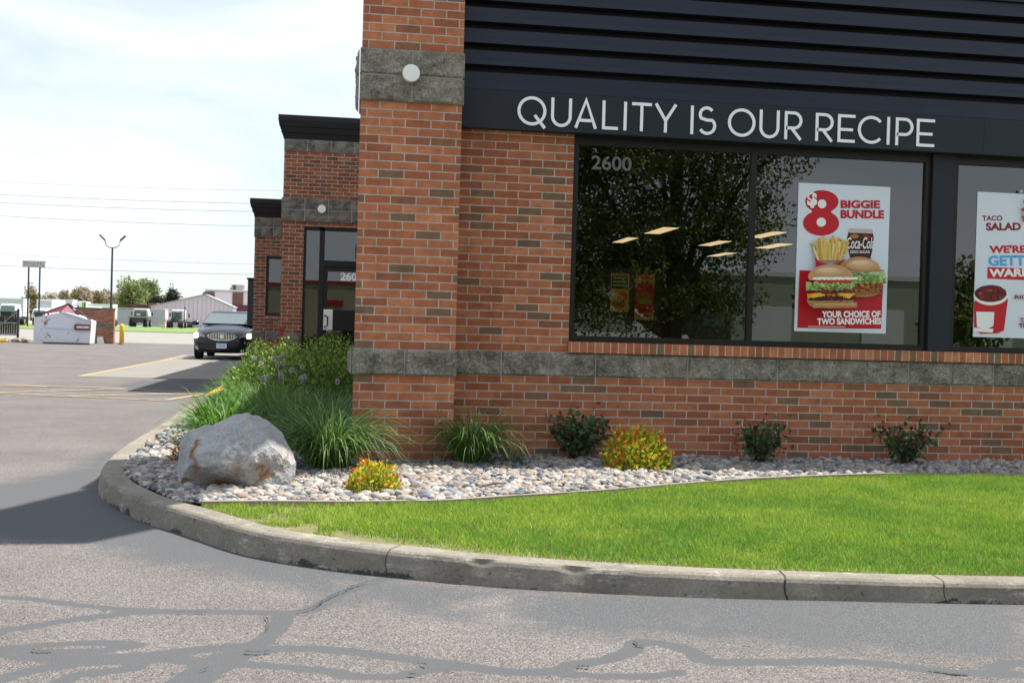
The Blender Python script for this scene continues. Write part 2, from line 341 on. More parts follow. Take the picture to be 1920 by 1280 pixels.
seal_polys = [
    px([(990, 655), (1120, 660), (1300, 668), (1600, 678), (1940, 690), (2100, 700), (2100, 900), (1940, 905), (1560, 905), (1500, 888), (1250, 872), (1050, 860), (1000, 800), (960, 745), (1000, 700)], *A6),
    px([(0, 700), (640, 748), (1400, 758), (1950, 750), (1950, 1120), (1600, 1110), (1200, 1070), (900, 1045), (500, 1010), (0, 965)], *A7),
    px([(560, 545), (760, 500), (900, 490), (1200, 600), (1707, 700), (1900, 740), (1900, 790), (1750, 780), (1660, 850), (1560, 830), (1400, 790), (1200, 760), (1000, 700), (800, 680), (640, 640), (500, 590)], *A5),
    px([(0, 520), (250, 560), (560, 612), (900, 640), (640, 720), (760, 765), (640, 800), (420, 760), (200, 690), (0, 690)], *A6),
    np.array([(-2.0, 1.4), (-1.9, 0.3), (-1.72, -0.9), (-1.3, -1.8), (-0.8, -2.6), (-1.5, -2.7), (-2.6, -2.3), (-2.6, -1.0), (-2.15, 0.2), (-2.2, 1.4)]),
    np.array([(-2.3, 9.8), (-3.6, 10.4), (-4.2, 11.4), (-4.0, 13.5), (-3.3, 14.0), (-2.4, 14.0)]),
]
def frange(a, b, s): return list(np.arange(a, b-1e-9, s))
gx = [-70, -50, -35, -25, -18, -13, -10, -8, -7] + frange(-6, -3.3, 0.2) + frange(-3.3, 5.2, 0.035) + frange(5.2, 8, 0.3) + [8, 10, 14, 20, 30, 45, 70]
gy = [-24, -20, -16, -13, -11, -9.5, -8.5, -7.8] + frange(-7.2, -0.2, 0.035) + frange(-0.2, 16, 0.2) + [16, 18, 20, 24, 28, 32, 36, 40, 44, 47]
GX, GY = np.meshgrid(gx, gy); PP = np.stack([GX.ravel(), GY.ravel()], 1)
near = (PP[:, 0] > -6.5) & (PP[:, 0] < 8) & (PP[:, 1] > -7.6) & (PP[:, 1] < 15)
sd = np.full(len(PP), 1.0); sr = np.full(len(PP), 1.0); Pn = PP[near]
s1 = np.full(len(Pn), 1.0); s2 = np.full(len(Pn), 1.0)
for A, w in ribbons: s1 = np.minimum(s1, seg_dist(Pn, catmull(A, 4))-w*0.70)
for poly in seal_polys: s2 = np.minimum(s2, sdf_poly(Pn, poly))
sr[near] = s1; sd[near] = s2
nx = len(gx); idx = np.arange(len(PP)).reshape(len(gy), nx)
quads = np.stack([idx[:-1, :-1], idx[:-1, 1:], idx[1:, 1:], idx[1:, :-1]], -1).reshape(-1, 4)
ss = np.clip((PP[:, 0]+0.6)/3.2, 0, 1); ss = ss*ss*(3-2*ss)*np.clip((1.0-PP[:, 1])/2.0, 0, 1)
V = np.column_stack([PP, 0.034*ss])      # the paving rises a little against the kerb on the right
M_ASPH, t, b = new_mat('asphalt'); l = t.links.new
g = N(t, 'ShaderNodeNewGeometry'); pos = g.outputs['Position']
at1 = N(t, 'ShaderNodeAttribute', attribute_name='Col'); sep = N(t, 'ShaderNodeSeparateColor'); l(at1.outputs['Color'], sep.inputs[0])
vo = N(t, 'ShaderNodeTexVoronoi', i_Scale=210.0); l(pos, vo.inputs['Vector'])
rc = ramp(t, [(0.0, (0.045, 0.046, 0.048)), (0.22, (0.082, 0.080, 0.081)), (0.45, (0.120, 0.111, 0.109)), (0.7, (0.160, 0.139, 0.133)), (0.9, (0.203, 0.177, 0.168)), (1.0, (0.28, 0.268, 0.262))])
sc = N(t, 'ShaderNodeSeparateColor'); l(vo.outputs['Color'], sc.inputs[0]); l(sc.outputs[0], rc.inputs[0])
n1 = N(t, 'ShaderNodeTexNoise', i_Scale=0.9, i_Detail=6.0, i_Roughness=0.6); l(pos, n1.inputs['Vector'])
m1 = N(t, 'ShaderNodeMapRange', i_1=0.3, i_2=0.7, i_3=0.80, i_4=1.16); l(n1.outputs['Fac'], m1.inputs[0])
mu = N(t, 'ShaderNodeMixRGB', blend_type='MULTIPLY'); mu.inputs[0].default_value = 1; l(rc.outputs[0], mu.inputs[1]); l(m1.outputs[0], mu.inputs[2])
n2 = N(t, 'ShaderNodeTexNoise', i_Scale=5.0, i_Detail=6.0, i_Roughness=0.7); l(pos, n2.inputs['Vector'])
# seal wash (broad, soft edge) and crack filler (crisp edge)
aw = N(t, 'ShaderNodeMath', operation='MULTIPLY_ADD', i_1=0.55, i_2=-0.275); l(n2.outputs['Fac'], aw.inputs[0])
sm = N(t, 'ShaderNodeMath', operation='ADD'); l(sep.outputs[0], sm.inputs[0]); l(aw.outputs[0], sm.inputs[1])
mw = N(t, 'ShaderNodeMapRange', i_1=1.12, i_2=0.90, i_3=0.0, i_4=0.90); l(sm.outputs[0], mw.inputs[0])
n3 = N(t, 'ShaderNodeTexNoise', i_Scale=170.0, i_Detail=3.0); l(pos, n3.inputs['Vector'])
r3 = ramp(t, [(0.3, (0.050, 0.054, 0.060)), (0.50, (0.074, 0.079, 0.086)), (0.62, (0.105, 0.109, 0.114)), (0.72, (0.23, 0.225, 0.22))]); l(n3.outputs['Fac'], r3.inputs[0])
mxw = N(t, 'ShaderNodeMixRGB'); l(mw.outputs[0], mxw.inputs[0]); l(mu.outputs[0], mxw.inputs[1]); l(r3.outputs[0], mxw.inputs[2])
n4 = N(t, 'ShaderNodeTexNoise', i_Scale=14.0, i_Detail=6.0, i_Roughness=0.75); l(pos, n4.inputs['Vector'])
a2 = N(t, 'ShaderNodeMath', operation='MULTIPLY_ADD', i_1=0.075, i_2=-0.0375); l(n4.outputs['Fac'], a2.inputs[0])
s2n = N(t, 'ShaderNodeMath', operation='ADD'); l(sep.outputs[1], s2n.inputs[0]); l(a2.outputs[0], s2n.inputs[1])
mc = N(t, 'ShaderNodeMapRange', i_1=1.004, i_2=0.996, i_3=0.0, i_4=0.93); l(s2n.outputs[0], mc.inputs[0])
mxc = N(t, 'ShaderNodeMixRGB'); mxc.inputs[2].default_value = (0.078, 0.083, 0.089, 1); l(mc.outputs[0], mxc.inputs[0]); l(mxw.outputs[0], mxc.inputs[1])
l(mxc.outputs[0], b.inputs['Base Color']); b.inputs['Roughness'].default_value = 0.9; b.inputs['Specular IOR Level'].default_value = 0.25
bp = N(t, 'ShaderNodeBump', i_Strength=0.5, i_Distance=0.006); l(vo.outputs['Distance'], bp.inputs['Height']); l(bp.outputs[0], b.inputs['Normal'])
struct(npmesh('parking_lot', V, quads, M_ASPH, np.column_stack([1+sd, 1+sr, np.ones(len(PP))])))

M_DIRT = plain('dirt', (0.16, 0.12, 0.085), 0.95, var=0.25, scale=0.3)
M_TURF = plain('far_turf', (0.13, 0.20, 0.05), 0.95, var=0.35, scale=0.8)
M_CONC = plain('concrete', (0.19, 0.178, 0.158), 0.9, var=0.12, scale=1.2, bump=0.1)
M_ROADC = plain('street_concrete', (0.22, 0.21, 0.19), 0.9, var=0.12, scale=0.5)
M_FARLOT = plain('far_gravel_lot', (0.36, 0.26, 0.22), 0.95, var=0.15, scale=0.2)
struct(MB().box(-3000, 3000, -3000, 3000, -0.6, -0.06).build('ground', M_DIRT))
struct(MB().box(-120, 60, 47.0, 92, -0.05, 0.004).build('street', M_ROADC))
struct(MB().box(-120, 60, 92, 150, -0.05, 0.06).build('grass_verge', M_TURF))
struct(MB().box(-160, 60, 150, 240, -0.05, 0.02).build('gravel_yard', M_FARLOT))
# street and lawn opposite the restaurant: the window reflects them
struct(MB().box(-70, 110, -38.0, -20.0, -0.05, 0.10).build('lawn_strip', M_TURF))
struct(MB().box(-70, 110, -50.0, -38.0, -0.05, 0.004).build('road', M_ROADC))
struct(MB().box(-70, 110, -90.0, -50.0, -0.05, 0.08).build('far_lawn', M_TURF))
# drive-through lane slab with joints
mb = MB()
ys = [14.4, 18.2, 22.4, 27.0, 32, 38, 44]
for a, c in zip(ys[:-1], ys[1:]): mb.add([(-5.38, a+0.02, 0.004), (-2.13, a+0.02, 0.004), (-2.13, c-0.02, 0.004), (-5.38, c-0.02, 0.004)], [(0, 1, 2, 3)])
struct(mb.build('drive_lane', M_CONC, fixn=False))
# painted markings
M_LINE, t, b = new_mat('worn_yellow_line'); l = t.links.new
g = N(t, 'ShaderNodeNewGeometry'); n = N(t, 'ShaderNodeTexNoise', i_Scale=7.0, i_Detail=8.0, i_Roughness=0.7); l(g.outputs['Position'], n.inputs['Vector'])
r = ramp(t, [(0.30, (0.15, 0.13, 0.115)), (0.45, (0.30, 0.23, 0.13)), (0.68, (0.40, 0.30, 0.15))]); l(n.outputs['Fac'], r.inputs[0]); l(r.outputs[0], b.inputs['Base Color']); b.inputs['Roughness'].default_value = 0.8
def strip(mb, a, c, w, z=0.008):
    a = np.array(a[:2]); c = np.array(c[:2]); d = (c-a)/np.linalg.norm(c-a); p = np.array([-d[1], d[0]])*w/2
    mb.add([(*(a-p), z), (*(c-p), z), (*(c+p), z), (*(a+p), z)], [(0, 1, 2, 3)])
mb = MB()
for a, c, w in (((-10, 11.75), (-3.77, 10.68), 0.12), ((-10, 9.9), (-5.28, 8.86), 0.12), ((-5.28, 8.86), (-2.80, 8.02), 0.09), ((-2.74, 8.06), (-2.38, 9.6), 0.12), ((-5.35, 9.05), (-3.8, 10.6), 0.12), ((-9, 9.75), (-5.1, 10.8), 0.12), ((-4.2, 8.55), (-2.45, 9.75), 0.12), ((-3.7, 10.62), (-2.4, 9.85), 0.12),
    ((-5.42, 14.4), (-5.42, 24.0), 0.16), ((-5.42, 24.0), (-5.6, 30.0), 0.16), ((-9.05, 31.9), (-8.6, 32.4), 0.4)): strip(mb, a, c, w)
struct(mb.build('lane_marking', M_LINE, fixn=False))

# thin open cracks in the filler
mb = MB()
def crack(pts, w):
    P_ = catmull(pts, 4)
    for a, c in zip(P_[:-1], P_[1:]):
        if np.linalg.norm(c-a) > 1e-4:
            j = np.array([rnd.uniform(-1, 1), rnd.uniform(-1, 1)])*0.004; strip(mb, a+j, c+j, w*rnd.uniform(0.4, 1.2), 0.010 + 0.034*float(np.clip((a[0]+0.6)/3.2, 0, 1))**1.0*0.9)
for pts, w in ((px([(880, 937), (960, 934), (1040, 938)], *A5), 0.006), (px([(1490, 935), (1560, 918), (1600, 895), (1640, 868), (1700, 838)], *A5), 0.007), (px([(1220, 1137), (1300, 1138), (1350, 1134)], *A5), 0.010), (px([(160, 1124), (210, 1128), (260, 1127)], *A5), 0.010), (px([(1000, 1232), (1050, 1212)], *A5), 0.006), (px([(1310, 945), (1340, 975), (1330, 1030)], *A5), 0.005), (px([(10, 640), (60, 612), (150, 585)], *A6), 0.008), (px([(430, 1055), (480, 1064)], *A6), 0.012), (px([(1330, 1078), (1390, 1085)], *A6), 0.014), (px([(1640, 940), (1660, 960), (1700, 972)], *A6), 0.010), (px([(370, 1116), (420, 1114)], *A6), 0.014), (px([(1380, 1182), (1480, 1198), (1600, 1210)], *A7), 0.014)): crack(pts, w)
struct(mb.build('pavement_crack', M_BLACK, fixn=False))

# ---- kerb
M_KERB, t, b = new_mat('kerb_concrete'); l = t.links.new
g = N(t, 'ShaderNodeNewGeometry'); pos = g.outputs['Position']
n1 = N(t, 'ShaderNodeTexNoise', i_Scale=2.2, i_Detail=7.0, i_Roughness=0.65); l(pos, n1.inputs['Vector'])
r1 = ramp(t, [(0.3, (0.15, 0.135, 0.112)), (0.5, (0.205, 0.186, 0.155)), (0.7, (0.255, 0.233, 0.195))]); l(n1.outputs['Fac'], r1.inputs[0])
n2 = N(t, 'ShaderNodeTexNoise', i_Scale=60.0, i_Detail=5.0, i_Roughness=0.7); l(pos, n2.inputs['Vector'])
m2 = N(t, 'ShaderNodeMapRange', i_1=0.3, i_2=0.7, i_3=0.75, i_4=1.2); l(n2.outputs['Fac'], m2.inputs[0])
mu = N(t, 'ShaderNodeMixRGB', blend_type='MULTIPLY'); mu.inputs[0].default_value = 1; l(r1.outputs[0], mu.inputs[1]); l(m2.outputs[0], mu.inputs[2])
sx = N(t, 'ShaderNodeSeparateXYZ'); l(pos, sx.inputs[0])
# tar splashed along the foot, with a ragged top
n3 = N(t, 'ShaderNodeTexNoise', i_Scale=6.0, i_Detail=8.0, i_Roughness=0.75); l(pos, n3.inputs['Vector'])
ma = N(t, 'ShaderNodeMath', operation='MULTIPLY_ADD', i_1=-0.22, i_2=0.085); l(n3.outputs['Fac'], ma.inputs[0])
n5 = N(t, 'ShaderNodeTexNoise', i_Scale=0.9, i_Detail=3.0); l(pos, n5.inputs['Vector']); m5 = N(t, 'ShaderNodeMapRange', i_1=0.42, i_2=0.62, i_3=0.05, i_4=-0.012); l(n5.outputs['Fac'], m5.inputs[0])
ad0 = N(t, 'ShaderNodeMath', operation='ADD'); l(sx.outputs[2], ad0.inputs[0]); l(m5.outputs[0], ad0.inputs[1])
ad = N(t, 'ShaderNodeMath', operation='ADD'); l(ad0.outputs[0], ad.inputs[0]); l(ma.outputs[0], ad.inputs[1])
mt = N(t, 'ShaderNodeMapRange', i_1=0.010, i_2=0.0, i_3=0.0, i_4=0.85); l(ad.outputs[0], mt.inputs[0])
mx = N(t, 'ShaderNodeMixRGB'); mx.inputs[2].default_value = (0.03, 0.03, 0.032, 1); l(mt.outputs[0], mx.inputs[0]); l(mu.outputs[0], mx.inputs[1])
# white scuffs
n4 = N(t, 'ShaderNodeTexNoise', i_Scale=9.0, i_Detail=9.0, i_Roughness=0.8); mp4 = N(t, 'ShaderNodeMapping'); mp4.inputs['Location'].default_value = (5, 2, 1); mp4.inputs['Scale'].default_value = (0.6, 0.6, 2.2); l(pos, mp4.inputs[0]); l(mp4.outputs[0], n4.inputs['Vector'])
m4 = N(t, 'ShaderNodeMapRange', i_1=0.555, i_2=0.64, i_3=0.0, i_4=0.7); l(n4.outputs['Fac'], m4.inputs[0])
mx4 = N(t, 'ShaderNodeMixRGB'); mx4.inputs[2].default_value = (0.42, 0.40, 0.37, 1); l(m4.outputs[0], mx4.inputs[0]); l(mx.outputs[0], mx4.inputs[1])
n6 = N(t, 'ShaderNodeTexNoise', i_Scale=38.0, i_Detail=2.0, i_Roughness=0.5); l(pos, n6.inputs['Vector']); m6 = N(t, 'ShaderNodeMapRange', i_1=0.66, i_2=0.72, i_3=0.0, i_4=0.7); l(n6.outputs['Fac'], m6.inputs[0])
mx6 = N(t, 'ShaderNodeMixRGB'); mx6.inputs[2].default_value = (0.05, 0.045, 0.04, 1); l(m6.outputs[0], mx6.inputs[0]); l(mx4.outputs[0], mx6.inputs[1]); mx4 = mx6
# grime on the upright face (traffic side dirt): darker weathered noise by height
l(mx4.outputs[0], b.inputs['Base Color']); b.inputs['Roughness'].default_value = 0.92; b.inputs['Specular IOR Level'].default_value = 0.2
bp = N(t, 'ShaderNodeBump', i_Strength=0.5, i_Distance=0.006); l(n2.outputs['Fac'], bp.inputs['Height']); l(bp.outputs[0], b.inputs['Normal'])
def kerb_part(A, name, mat):
    prof = [(-0.035, -0.02), (-0.022, 0.05), (-0.008, 0.104), (0.002, 0.119), (0.016, TOP), (0.135, TOP), (0.15, 0.115), (0.15, -0.02)]
    rings = []
    for i, d_ in enumerate(prof):
        rings.append(offset_line(A, d_[0]))
    V = []; n = len(A)
    for j in range(n):
        ch = 0.016*max(0, mn.noise(Vector((A[j][0]*3.5, A[j][1]*3.5, 3.1)))-0.22)*2
        for i, d_ in enumerate(prof):
            q = rings[i][j]; jit = 0.004*mn.noise(Vector((q[0]*6, q[1]*6, d_[1]*30)))
            z = d_[1] - (ch*2.2 if i in (2, 3) else 0) + (jit if i in (3, 4) else 0)
            off = ch*1.2 if i in (2, 3) else 0.0
            tn = A[min(j+1, n-1)]-A[max(j-1, 0)]; tn = tn/np.linalg.norm(tn)
            V.append((q[0]-tn[1]*(off+jit), q[1]+tn[0]*(off+jit), z))
    k = len(prof); mb = MB()
    mb.add(V, [(j*k+i, j*k+i+1, (j+1)*k+i+1, (j+1)*k+i) for j in range(n-1) for i in range(k-1)] + [tuple(range(k)), tuple((n-1)*k+i for i in range(k))][:2])
    o = mb.build(name, mat, smooth=False); return struct(o)
fine = catmull(kerb_front, 6)
split = [i for i, p in enumerate(fine) if p[1] < 7.6][0]
kerb_part(fine[split:], 'kerb', M_KERB); kerb_part(fine[:split+1], 'yellow_kerb', M_YEL)
# expansion joint / crack in the kerb
mb = MB()
def kerb_joint(u, v, w):
    p = gnd(u, v, 0.06)[:2]; i = int(np.argmin(np.hypot(*(fine-p).T))); tn = fine[i+1]-fine[i-1]; tn = tn/np.linalg.norm(tn); nn_ = np.array([-tn[1], tn[0]]); c = fine[i]
    zs = [0.0, 0.03, 0.06, 0.09, 0.115, 0.1285]; of = [-0.036, -0.030, -0.023, -0.015, -0.007, 0.012]; jx = [0.012, 0.008, -0.004, -0.006, 0.0, 0.002]
    pts = [c + nn_*o + tn*j for o, j in zip(of, jx)] + [c + nn_*0.14 + tn*0.002]; zs = zs + [0.1285]
    for k in range(len(pts)-1):
        a, q = pts[k], pts[k+1]
        mb.add([(*(a-tn*w), zs[k]), (*(a+tn*w), zs[k]), (*(q+tn*w), zs[k+1]), (*(q-tn*w), zs[k+1])], [(0, 1, 2, 3)])
kerb_joint(1468, 1105, 0.004); kerb_joint(1752, 1108, 0.002); kerb_joint(742, 1050, 0.002)
struct(mb.build('kerb_crack', M_BLACK, fixn=False))

# ---- planting bed soil and lawn
edge_px = [(390, 938), (520, 941), (640, 942), (740, 941), (840, 939), (960, 931), (1120, 921), (1300, 906), (1400, 899), (1500, 894), (1600, 890.5)]
edge = catmull([(-0.86, -2.2)] + [tuple(gnd(u, v, 0.13)[:2]) for u, v in edge_px[1:]] + [(4.5, -0.52), (5.3, -0.52), (7, -0.55), (12, -0.6)], 6)
kb = kerb_back
i_near = int(np.argmin(np.hypot(kb[:, 0]+0.86, kb[:, 1]+2.2)))
soil_poly = [tuple(p) for p in kerb_front[:i_near+5:3]] + [tuple(p) for p in edge[2::3]] + [(12, 0.6), (-0.5, 0.6), (-0.5, 16)]
M_SOIL = plain('bed_soil', (0.09, 0.078, 0.066), 0.95, var=0.4, scale=30, bump=0.5)
lawn_poly = [tuple(p) for p in edge[::3]] + [tuple(p) for p in kerb_back[::-1][:len(kb)-i_near:4]]
def sheet(name, poly, z, mat):
    mb = MB(); mb.add([(x, y, z) for x, y in poly], [tuple(range(len(poly)))])
    me_o = mb.build(name, mat, fixn=False); bm = bmesh.new(); bm.from_mesh(me_o.data); bmesh.ops.triangulate(bm, faces=bm.faces)
    for f in bm.faces:
        if f.normal.z < 0: f.normal_flip()
    bm.to_mesh(me_o.data); bm.free(); return struct(me_o)
soil_full = [tuple(p) for p in offset_line(kerb_front, 0.12)[::3]] + [(12, 0.7), (-0.3, 0.7), (-0.3, 16.2)]
sheet('planting_bed', soil_full, 0.095, M_SOIL)
M_LAWNSOIL, t, b = new_mat('lawn_soil'); l = t.links.new
g = N(t, 'ShaderNodeNewGeometry'); n = N(t, 'ShaderNodeTexNoise', i_Scale=3.0, i_Detail=8.0, i_Roughness=0.7); l(g.outputs['Position'], n.inputs['Vector'])
r = ramp(t, [(0.35, (0.10, 0.115, 0.03)), (0.55, (0.15, 0.14, 0.06)), (0.72, (0.26, 0.21, 0.14))]); l(n.outputs['Fac'], r.inputs[0]); l(r.outputs[0], b.inputs['Base Color']); b.inputs['Roughness'].default_value = 1.0
sheet('lawn', lawn_poly, 0.102, M_LAWNSOIL)
# edging strip
mb = MB(); e0 = edge; e1 = offset_line(edge, 0.045); n = len(edge); k = n
Vv = [(x, y, 0.10) for x, y in e0] + [(x, y, 0.138) for x, y in e0] + [(x, y, 0.138) for x, y in e1] + [(x, y, 0.10) for x, y in e1]
mb.add(Vv, [(j+a*n, j+1+a*n, j+1+(a+1)*n, j+(a+1)*n) for a in range(3) for j in range(n-1)] + [(0, n, 2*n, 3*n), (n-1, 2*n-1, 3*n-1, 4*n-1)])
M_EDGE = plain('weathered_edging', (0.24, 0.195, 0.17), 0.85, var=0.25, scale=9)
tag(mb.build('lawn_edging', M_EDGE), 'low pinkish brown edging strip curving between river rock and lawn', 'edging')
mb = MB(); mb.tube([gnd(905, 911, 0.155), gnd(925, 906, 0.165), gnd(948, 905, 0.16)], [0.008, 0.009, 0.005], 6)
tag(mb.build('fallen_stick', plain('dead_wood', (0.10, 0.055, 0.04), 0.9)), 'short dark brown stick lying on the sunlit river rock', 'stick')

# ---- river rock
def ico(sub):
    bm = bmesh.new(); bmesh.ops.create_icosphere(bm, subdivisions=sub, radius=1.0)
    V = np.array([v.co[:] for v in bm.verts]); Fc = np.array([[v.index for v in f.verts] for f in bm.faces]); bm.free(); return V, Fc
def rots(n):
    q = rng.normal(size=(n, 4)); q /= np.linalg.norm(q, axis=1)[:, None]; w, x, y, z = q.T
    return np.stack([1-2*(y*y+z*z), 2*(x*y-z*w), 2*(x*z+y*w), 2*(x*y+z*w), 1-2*(x*x+z*z), 2*(y*z-x*w), 2*(x*z-y*w), 2*(y*z+x*w), 1-2*(x*x+y*y)], -1).reshape(n, 3, 3)
def hsh(x, y, s=1.0):      # smooth value noise 0..1
    x = np.asarray(x)*s; y = np.asarray(y)*s; xi = np.floor(x).astype(int); yi = np.floor(y).astype(int); fx = x-xi; fy = y-yi; fx = fx*fx*(3-2*fx); fy = fy*fy*(3-2*fy)
    def h(a, b): v = np.sin(a*127.1+b*311.7)*43758.5453; return v-np.floor(v)
    return (h(xi, yi)*(1-fx)+h(xi+1, yi)*fx)*(1-fy)+(h(xi, yi+1)*(1-fx)+h(xi+1, yi+1)*fx)*fy
kin = offset_line(kerb_front, 0.165)
rock_poly = np.array([tuple(p) for p in kin[np.array([i for i in range(len(kin)) if kin[i][1] > -2.15])]] + [tuple(p) for p in offset_line(edge, 0.05)[1:]] + [(12, 0.43), (-0.4, 0.43), (-0.6, 16)])
pts = []
def scatter(x0, x1, y0, y1, n):
    P = np.column_stack([rng.uniform(x0, x1, n), rng.uniform(y0, y1, n)]); return P[inside(P, rock_poly)]
A_ = scatter(-2.0, 7.0, -2.4, 0.46, 34500); A_ = A_[(A_[:, 0] < 0.2) | (A_[:, 1] > -2.5)]
B_ = scatter(-2.2, -1.0, 0.4, 12, 5200)
A_ = A_[~((A_[:, 0] > 0.0) & (A_[:, 0] < 0.80) & (A_[:, 1] > 0.0))]
Pt = np.vstack([A_, B_]); n = len(Pt)
Vi, Fi = ico(2)
sz = np.clip(rng.lognormal(math.log(0.0205), 0.34, n), 0.009, 0.044)
sc3 = np.column_stack([sz*rng.uniform(0.9, 1.35, n), sz*rng.uniform(0.75, 1.05, n), sz*rng.uniform(0.5, 0.8, n)])
tilt = rots(n); ang = rng.uniform(0, 2*np.pi, n); ca, sa = np.cos(ang), np.sin(ang); Rz = np.zeros((n, 3, 3)); Rz[:, 0, 0] = ca; Rz[:, 0, 1] = -sa; Rz[:, 1, 0] = sa; Rz[:, 1, 1] = ca; Rz[:, 2, 2] = 1
tx = rng.normal(0, 0.35, n); Rx = np.zeros((n, 3, 3)); Rx[:, 0, 0] = 1; Rx[:, 1, 1] = np.cos(tx); Rx[:, 1, 2] = -np.sin(tx); Rx[:, 2, 1] = np.sin(tx); Rx[:, 2, 2] = np.cos(tx)
wob = 1+0.16*rng.normal(size=(n, len(Vi), 1)).clip(-1.5, 1.5)
Lv = (Vi[None]*wob)*sc3[:, None, :]
Lv = np.einsum('nij,nkj->nki', Rz@Rx, Lv)
zz = 0.108 + rng.uniform(0, 0.020, n) + 0.014*hsh(Pt[:, 0], Pt[:, 1], 2.3)
Lv += np.column_stack([Pt, zz])[:, None, :]
pal = np.array([(0.36, 0.33, 0.29), (0.42, 0.37, 0.31), (0.30, 0.30, 0.30), (0.20, 0.21, 0.23), (0.115, 0.125, 0.15), (0.44, 0.42, 0.39), (0.33, 0.25, 0.19), (0.30, 0.235, 0.205), (0.39, 0.31, 0.22), (0.52, 0.50, 0.47)])
ci = rng.choice(len(pal), n, p=[.18, .12, .17, .15, .11, .07, .08, .06, .04, .02]); cc = pal[ci]*rng.uniform(0.6, 1.0, (n, 1))
M_ROCK = attr_mat('river_rock', 0.75, 0.3, noise=0.18, nscale=60)
rk = npmesh('river_rock', Lv, (Fi[None]+np.arange(n)[:, None, None]*len(Vi)).reshape(-1, 3), M_ROCK, np.repeat(cc, len(Vi), 0), smooth=True); rk['kind'] = 'stuff'

# ---- blades of grass (vectorised ribbons)
def blades(base, az, lean, length, width, droop, cols, segs=3, tipcol=None, droop_pow=2.0, twist=None, taper=1.6):
    n = len(base); t_ = np.linspace(0, 1, segs+1)
    hx, hy = np.cos(az), np.sin(az)
    th0 = lean
    V = np.zeros((n, segs+1, 2, 3)); p = base.copy(); seg = length/segs
    tw = az + np.pi/2 if twist is None else twist
    sx_, sy_ = np.cos(tw), np.sin(tw)
    for k in range(segs+1):
        w = width*(1-t_[k]**taper)*0.5 + width*0.02
        V[:, k, 0] = p - np.column_stack([sx_*w, sy_*w, 0*w]); V[:, k, 1] = p + np.column_stack([sx_*w, sy_*w, 0*w])
        if k < segs:
            th = th0 + droop*((k+0.5)/segs)**droop_pow
            p = p + np.column_stack([np.sin(th)*hx*seg, np.sin(th)*hy*seg, np.cos(th)*seg])
    base_i = (np.arange(n)*(segs+1)*2)[:, None]
    q = np.concatenate([np.stack([base_i[:, 0]+2*k, base_i[:, 0]+2*k+1, base_i[:, 0]+2*k+3, base_i[:, 0]+2*k+2], -1) for k in range(segs)], 0)
    c = np.repeat(cols[:, None, None, :], segs+1, 1).repeat(2, 2).copy()
    if tipcol is not None:
        f = (t_**1.5)[None, :, None, None]; c = c*(1-f) + tipcol[:, None, None, :]*f
    return V.reshape(-1, 3), q, c.reshape(-1, 3)
M_GRASS = attr_mat('grass_blade', 0.55, 0.3, trans=0.35)
NB = 330000
Pg = np.column_stack([rng.uniform(-1.0, 7.2, NB*2), rng.uniform(-4.6, -0.45, NB*2)])
Pg = Pg[inside(Pg, np.array([tuple(p) for p in offset_line(edge, -0.01)[::2]] + [tuple(p) for p in offset_line(kerb_front, 0.135)[::-1][:len(kb)-i_near:2]]))]
dk = seg_dist(Pg, kerb_back[::3]); de = seg_dist(Pg, edge[::3])
bare = hsh(Pg[:, 0]+3, Pg[:, 1], 3.0)*0.6 + hsh(Pg[:, 0], Pg[:, 1]+9, 9.0)*0.4
left = np.clip((0.9-Pg[:, 0])/1.6, 0, 1)
dens = 1.0 - np.clip(1-dk/0.30, 0, 1)*np.clip((bare-0.34)*4.5, 0, 0.97) - left*np.clip((bare-0.36)*6, 0, 0.94)
keep = rng.random(len(Pg)) < dens; Pg = Pg[keep][:NB]; n = len(Pg)
dk = seg_dist(Pg, kerb_back[::3])
far = np.clip((Pg[:, 1]+4.2)/3.0, 0, 1)
hgt = (0.030+0.026*rng.random(n))*(0.75+0.5*hsh(Pg[:, 0], Pg[:, 1], 4.0))*(0.62+0.38*np.clip(dk/0.3, 0, 1))
c0 = np.array([0.205, 0.355, 0.040]); c1 = np.array([0.345, 0.455, 0.055]); c2 = np.array([0.12, 0.27, 0.034]); dry = np.array([0.36, 0.30, 0.15])
mixn = (hsh(Pg[:, 0]+20, Pg[:, 1], 1.6)*0.5+hsh(Pg[:, 0], Pg[:, 1]+5, 6.0)*0.5)[:, None]
w1 = np.clip(0.22+far[:, None]*0.5+(mixn-0.5)*1.9+rng.normal(0, 0.22, (n, 1)), 0, 1)
gc = c2*(1-w1)+c1*w1; gc = gc*0.6+c0*0.4; gc *= rng.uniform(0.6, 1.3, (n, 1))
isdry = rng.random(n) < (0.055+0.25*np.clip(1-dk/0.15, 0, 1)); gc[isdry] = dry*rng.uniform(0.6, 1.1, (isdry.sum(), 1))
Vb, Qb, Cb = blades(np.column_stack([Pg, np.full(n, 0.100)]), rng.uniform(0, 2*np.pi, n), np.abs(rng.normal(0.38, 0.28, n)), hgt, rng.uniform(0.0035, 0.006, n), rng.uniform(0.1, 1.1, n), gc, 2, gc*1.15, twist=rng.uniform(0, 2*np.pi, n))
lg = npmesh('lawn_grass', Vb, Qb, M_GRASS, Cb); lg['kind'] = 'stuff'

